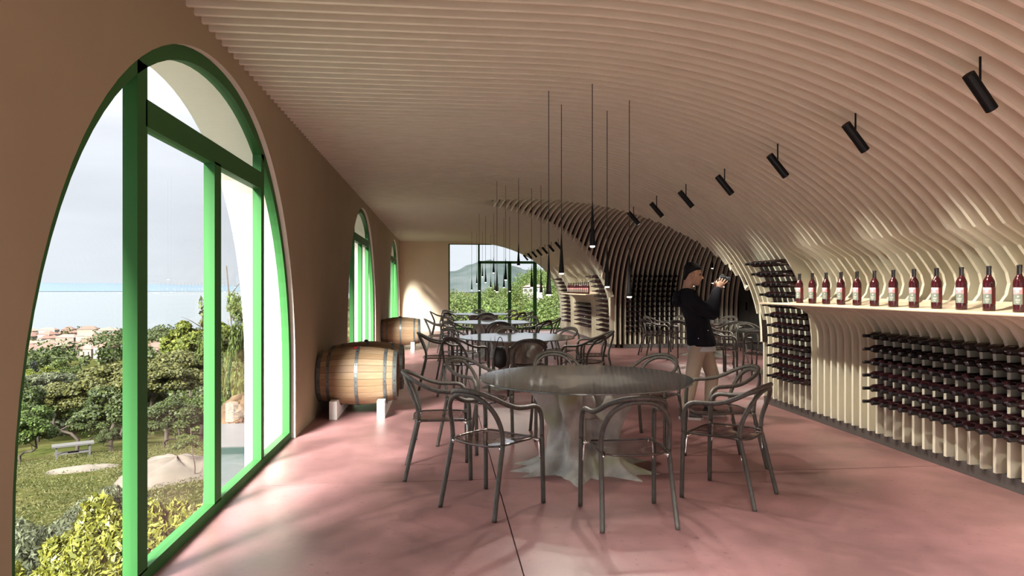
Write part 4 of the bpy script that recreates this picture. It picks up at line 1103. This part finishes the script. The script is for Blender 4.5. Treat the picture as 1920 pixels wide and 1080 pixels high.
def plant_h(key, x, y, h, label, group=None, wide=1.0, cat='tree'):
    t = empty(NAMES[key], (x, y, ground(x, y) - .03 * h), random.uniform(0, 6)); t.scale = (h * wide, h * wide, h); tag(t, label, cat, group)
    inst('crown', KIND[key][0], t); inst('trunk', KIND[key][1], t); return t
plant('pine', 127, 85, 716, 'umbrella pine with bare trunk at the edge of the meadow, left pane', wide=1.25)
for px, r, yt, k, w, l in ((212, 80, 684, 'pine', 1.2, 'tall brown-green pine right of the umbrella pine, beside the thick mullion'), (48, 62, 752, 'green', 1.1, 'dense green tree at the left edge of the meadow'),
        (22, 76, 700, 'dark', .9, 'dark tree at the far left edge of the arched window'), (92, 112, 722, 'broad', 1.3, 'mid-green tree behind the umbrella pine on its left'),
        (175, 98, 756, 'dark', 1.3, 'dark tree behind the umbrella pine on its right'), (70, 150, 692, 'olive', 1.5, 'pale silvery tree beyond the meadow, left'), (104, 170, 694, 'olive', 1.5, 'pale silvery tree just left of the umbrella pine top'),
        (160, 165, 694, 'green', 1.6, 'light green tree above the umbrella pine'), (117, 260, 672, 'broad', 1.0, 'small round tree with a thin trunk below the town'), (83, 240, 678, 'lime', 1.2, 'small yellow-green tree below the town'),
        (300, 62, 680, 'pine', 1.25, 'broad domed pine in the middle pane'), (356, 74, 655, 'pine', 1.2, 'tall domed pine at the right of the middle pane'), (318, 52, 742, 'dark', 1.3, 'dark tree under the domed pine in the middle pane'),
        (378, 54, 736, 'green', 1.1, 'green tree under the tall pine beside the narrow mullion'), (372, 105, 588, 'tall', 1.0, 'slender light green tree standing above the pines, middle pane'),
        (362, 25, 806, 'airy', 1.5, 'airy young tree on the slope in the middle pane'), (288, 30, 862, 'lime', 1.4, 'bright green bush on the slope in the middle pane'), (243, 66, 700, 'dark', 1.2, 'dark tree behind the thick mullion'),
        (436, 19, 512, 'airy', .55, 'thin sparse tree rising above the thicket by the pool'), (205, 70, 800, 'dark', 1.2, 'dark low tree at the right edge of the left pane')):
    plant(k, px, r, yt, l, None, w, 'bush' if k == 'lime' else 'tree')
for cn, (px, r, yt) in enumerate(sorted(((60, 270, 678), (64, 272, 676), (68, 274, 679), (142, 330, 682), (149, 332, 680), (131, 338, 684), (157, 620, 655), (160, 620, 654)))):
    plant('cypress', px, r, yt, 'thin dark cypress below the town in the left pane, %s from left' % NTH[cn], 'cypresses below the town', 1.0)
for i, (px, r, yt, w, l) in enumerate(((232, 6.9, 918, 1.0, 'yellow-green flowering shrub against the thick mullion'), (186, 6.9, 955, 1.0, 'yellow-green flowering shrub left of the thick mullion'), (140, 6.6, 1003, .9, 'yellow-green flowering shrub in the middle of the left pane'),
        (60, 5.9, 1042, .9, 'yellow-green flowering shrub in the bottom left corner of the arched window'), (292, 6.6, 945, .95, 'yellow-green flowering shrub at the left of the middle pane'), (336, 7.0, 940, 1.0, 'yellow-green flowering shrub in the centre of the middle pane'),
        (374, 7.4, 912, .9, 'yellow-green flowering shrub at the right of the middle pane'), (205, 5.6, 1030, .9, 'low yellow-green shrub at the foot of the thick mullion'))):
    plant('laurel', px, r, yt, l, 'flowering shrubs outside the window', w * .8, 'shrub')
for px, r, yt, l in ((75, 8.6, 968, 'grey-green shrub at the lower left of the left pane'), (125, 10.0, 948, 'grey-green shrub behind the yellow shrubs, middle of the left pane'), (205, 11.5, 896, 'silvery shrub behind the yellow shrubs, beside the thick mullion'), (30, 8.0, 950, 'grey-green shrub at the left edge of the arched window'),
        (100, 6.6, 1050, 'low grey shrub at the bottom of the left pane')):
    plant('greyshrub', px, r, yt, l, 'grey shrubs outside the window', .9, 'shrub')
for px, r, yt, k, w in ((436, 14.0, 608, 'green', .17), (454, 13.3, 600, 'broad', .22), (474, 14.6, 604, 'broad', .30), (441, 12.6, 684, 'lime', .15), (461, 12.1, 702, 'green', .20)):
    plant(k, px, r, yt, {436: 'mid-green thicket bush behind the pool, beside the narrow mullion', 454: 'dark green thicket bush behind the pool, in the middle', 474: 'dark green thicket bush behind the pool, at the wall end', 441: 'bright lime bush in front of the thicket behind the pool', 461: 'low green bush in front of the thicket, above the straw heap'}[px], 'thicket behind the pool', w, 'bush')
# woods too far or too many to count
def woods(name, spec, mat, label, seed):
    rg = np.random.default_rng(seed); cl = []
    for px0, px1, r0, r1, cnt, h0, h1 in spec:
        for _ in range(cnt):
            r = r0 * (r1 / r0) ** rg.random(); x, y = spot(rg.uniform(px0, px1), r); h = rg.uniform(h0, h1); z = ground(x, y)
            for q in range(3): cl.append(((x + rg.normal() * h * .22, y + rg.normal() * h * .22, z + h * (.35 + .22 * q * rg.random())), (h * .36, h * .36, h * .34)))
    return cl
w1 = [(-900, -60, 110, 330, 70, 5, 9), (-60, 290, 120, 330, 70, 5, 9), (270, 400, 110, 330, 40, 5, 9), (600, 770, 70, 300, 60, 4, 8)]
cl = woods('w', w1, None, '', 21); o = link(bpy.data.objects.new('woodland', leaf_cloud('woodland', cl, 110000, .42, LM['olive'], 21))); tag(o, 'pale olive groves on the slope between the meadow and the town', 'woodland', kind='stuff')
cl = woods('w', [(-900, -60, 70, 420, 90, 5, 9), (-60, 400, 100, 420, 90, 5, 9), (600, 770, 70, 300, 60, 5, 9)], None, '', 22); o = link(bpy.data.objects.new('woodland', leaf_cloud('woodland', cl, 120000, .42, LM['broad'], 22))); tag(o, 'dark green woods on the slope below the town', 'woodland', kind='stuff')
cl = woods('w', [(-40, 400, 450, 980, 110, 7, 14), (278, 350, 640, 760, 60, 12, 20), (190, 240, 560, 820, 30, 10, 18)], None, '', 23); o = link(bpy.data.objects.new('woodland', leaf_cloud('woodland', cl, 30000, 1.5, LM['dark'], 23))); tag(o, 'dark trees between the houses of the town', 'woodland', kind='stuff')
cl = woods('w', [(780, 1120, 100, 330, 190, 4, 7), (985, 1120, 230, 400, 70, 7, 11)], None, '', 24); o = link(bpy.data.objects.new('woodland', leaf_cloud('woodland', cl, 130000, .34, LM['green'], 24))); tag(o, 'bright green woods on the hillside beyond the far window', 'woodland', kind='stuff')
cl = woods('w', [(780, 1120, 110, 360, 130, 4, 7)], None, '', 25); o = link(bpy.data.objects.new('woodland', leaf_cloud('woodland', cl, 90000, .34, LM['broad'], 25))); tag(o, 'dark green woods on the hillside beyond the far window', 'woodland', kind='stuff')
rg = random.Random(5); cnt = {}
for px, i in sorted((838 + (i * 67 % 228), i) for i in range(34)):
    kk = ('green', 'broad', 'lime', 'green', 'olive')[i % 5]; cnt[kk] = cnt.get(kk, 0) + 1; r = 60 + 3.4 * i + rg.uniform(0, 8); x, y = spot(px, r); k = ('green', 'broad', 'lime', 'green', 'olive')[i % 5]
    plant_h(k, x, y, rg.uniform(2.6, 4.0) if r < 100 else rg.uniform(3.5, 6), {'green': 'bright green leafy tree on the hillside beyond the far window', 'broad': 'dark green leafy tree on the hillside beyond the far window', 'lime': 'yellow-green bush on the hillside beyond the far window', 'olive': 'pale olive-green tree on the hillside beyond the far window'}[k] + ', %s such from left' % NTH[cnt[k] - 1], 'trees beyond the far window', 1.2, 'bush' if k == 'lime' else 'tree')

# ------------------------------------------------------------------ houses
HW = [pmat('render_pink', (.115, .075, .062), .9), pmat('render_cream', (.13, .108, .085), .9), pmat('render_white', (.15, .14, .13), .9)]
HR = [pmat('roof_terracotta', (.092, .047, .034), .9), pmat('roof_pale_tile', (.115, .073, .055), .9)]
HG = pmat('house_window', (0.0216, 0.0198, 0.018), .3)
def house(x, y, z, w, d, h, rz, wm, rm, label, group, nwin=3, rise=.28):
    t = empty('house', (x, y, z), rz); tag(t, label, 'house', group)
    b = MB(); b.box((-w / 2, -d / 2, -6), (w / 2, d / 2, h)); b.build('walls', HW[wm], t)
    e_ = .5; R = rise * d; b = MB()
    b.add([(-w / 2 - e_, -d / 2 - e_, h), (w / 2 + e_, -d / 2 - e_, h), (w / 2 + e_, d / 2 + e_, h), (-w / 2 - e_, d / 2 + e_, h), (-w / 2 + d * .4, 0, h + R), (w / 2 - d * .4, 0, h + R)],
          [(0, 1, 5, 4), (1, 2, 5), (2, 3, 4, 5), (3, 0, 4), (3, 2, 1, 0)]); b.build('roof', HR[rm], t)
    for k in range(nwin):
        xx = -w / 2 + w * (k + .5) / nwin; b = MB(); b.box((xx - .5, -d / 2 - .05, h * .35), (xx + .5, -d / 2 + .02, h * .75)); b.build('window', HG, t)
rg = random.Random(9); cnt = {}
HP = sorted((18 + (i * 37 % 222) if i < 48 else 283 + (i * 13 % 60), i) for i in range(58))
for px, i in HP:
    r = 560 + (i * 83 % 400) if i < 48 else 600 + (i * 41 % 150)
    x, y = spot(px, r); wm = i % 3; rm = (i // 2) % 2
    cnt[wm, rm] = cnt.get((wm, rm), 0) + 1
    lb = 'small %s house with %s roof in the lakeside town, %s such from left' % (('pink', 'cream', 'white')[wm], ('terracotta', 'pale tiled')[rm], NTH[cnt[wm, rm] - 1])
    house(x, y, ground(x, y), rg.uniform(11, 22), rg.uniform(9, 13), rg.uniform(5, 10), rg.uniform(-.5, .9), wm, rm, lb, 'houses of the lakeside town', 0 if r > 700 else 3)
x, y = spot(1001, 224); house(x, y, ground(x, y) + 3.1, 7.0, 4.5, 2.3, -.2, 2, 1, 'white villa among trees on the hill beyond the far window', None, 4, .18)

# ------------------------------------------------------------------ meadow, pool
x, y = spot(137, 52); gt = empty('garden_table', (x, y, ground(x, y)), .5); tag(gt, 'weathered grey garden table standing on the meadow', 'table')
WD = pmat('weathered_wood', (.045, .042, .038), .9)
b = MB(); b.box((-1.15, -.45, .80), (1.15, .45, .90)); b.build('top', WD, gt)
for sx in (-.9, .9):
    for sy in (-.3, .3): b = MB(); b.box((sx - .06, sy - .06, -.2), (sx + .06, sy + .06, .8)); b.build('leg', WD, gt)
b = MB(); b.box((-1.0, -.35, .30), (1.0, .35, .36)); b.build('shelf', WD, gt); b = MB(); b.box((-.3, -.3, .36), (0.324, 0.108, 0.2808)); b.build('box', pmat('grey_box', (0.0792, 0.0792, 0.0756), .9), gt)
def mound(name, x, y, z, rx, ry, h, mat, label, cat, seed, kind_=None):
    rr = random.Random(seed); ph = [rr.uniform(0, 6) for _ in range(6)]; b = MB(); n, m_ = 28, 9
    for k in range(m_ + 1):
        t = k / m_
        for j in range(n):
            a = 2 * PI * j / n; q = 1 + .13 * math.sin(3 * a + ph[0]) + .08 * math.sin(7 * a + ph[1] + 4 * t); u = math.cos(t * PI / 2) * q
            b.v.append((rx * u * math.cos(a), ry * u * math.sin(a), h * (math.sin(t * PI / 2) * (1 + .10 * math.sin(5 * a + ph[2])) - .3 * (k == 0)) + .04 * h * math.sin(11 * a + 9 * t + ph[3])))
    b.f = [(k * n + j, k * n + (j + 1) % n, (k + 1) * n + (j + 1) % n, (k + 1) * n + j) for k in range(m_) for j in range(n)]; b.mi = [0] * len(b.f)
    o = b.build(name, mat, None, True); o.location = (x, y, z); tag(o, label, cat, kind=kind_)
SOIL = pmat('pale_soil', (0.085, 0.070, 0.055), .95, noise=((0.050, 0.042, 0.030), 1.2, 8), bump=.8, bscale=5)
x, y = spot(332, 26); mound('soil_heap', x, y, ground(x, y) - .1, 2.0, 1.6, .9, SOIL, 'heap of pale bare soil on the slope in the middle pane', 'heap', 4)
x, y = spot(175, 36); mound('soil_heap', x, y, ground(x, y) - .12, 1.7, .55, .28, SOIL, 'low strip of pale soil on the meadow in front of the garden table', 'heap', 6)
mound('straw_heap', -2.95, 10.3, -.75, .45, .7, .62, STRAW, 'brown heap of straw behind the pool', 'heap', 8)
sh_ = [o for o in COL.objects if o.name == 'straw_heap'][0]
inst('straw', leaf_cloud('straw', [((0, 0, .05), (.44, .68, .58))], 5000, .022, leafmat('straw_blade', (.040, .022, .008), (.125, .075, .026)), 31, aspect=5, fill=.0), sh_)
rgg = np.random.default_rng(41); gc = []
for _ in range(2200):
    r_ = 9 * (60 / 9) ** rgg.random(); x_, y_ = spot(rgg.uniform(-500, 420) if rgg.random() < .35 else rgg.uniform(-40, 420), r_); gc.append(((x_, y_, ground(x_, y_) + .01), (.10 + .025 * r_, .10 + .025 * r_, .03 + .0018 * r_)))
go = link(bpy.data.objects.new('grass', leaf_cloud('grass', gc, 100000, .026, leafmat('grass_blade', (.026, .034, .006), (.085, .082, .024)), 42, aspect=4, fill=.9))); tag(go, 'long dry grass growing on the slope outside the arched window', 'grass', kind='stuff')
pool = empty('pool', (0, 0, 0)); tag(pool, kind='structure')
def prism(poly, z0, z1, name, mat):
    n = len(poly); b = MB(); b.add([(x, y, z) for z in (z0, z1) for x, y in poly], [tuple(range(n - 1, -1, -1)), tuple(range(n, 2 * n))] + [(i, (i + 1) % n, n + (i + 1) % n, n + i) for i in range(n)]); return b.build(name, mat, pool)
COP = pmat('pool_coping', (.060, .062, .060), .8, noise=((.050, .052, .051), 4, 3))
prism([(-1.97, 5.95), (-1.96, 5.95), (-1.96, 8.05), (-2.66, 8.05)], -.9, -.42, 'water', pmat('pool_water', (.020, .046, .042), .25, spec=.25, noise=((.040, .062, .058), 6, 5), bump=.2, bscale=12))
prism([(-1.97, 5.85), (-2.66, 8.05), (-2.71, 8.05), (-2.01, 5.85)], -2.6, -.37, 'coping', COP); prism([(-2.71, 8.05), (-1.96, 8.05), (-1.96, 9.4), (-3.17, 9.4)], -2.6, -.34, 'coping', COP)
prism([(-2.65, 8.0), (-1.96, 8.0), (-1.96, 8.05), (-2.66, 8.05)], -.6, -.35, 'pool_wall', pmat('pool_tile', (.004, .026, .022), .4, spec=.2))
prism([(-1.99, 5.6), (-1.955, 5.6), (-1.955, 5.95), (-2.02, 5.95)], -2.6, -.38, 'coping', M['dark'])
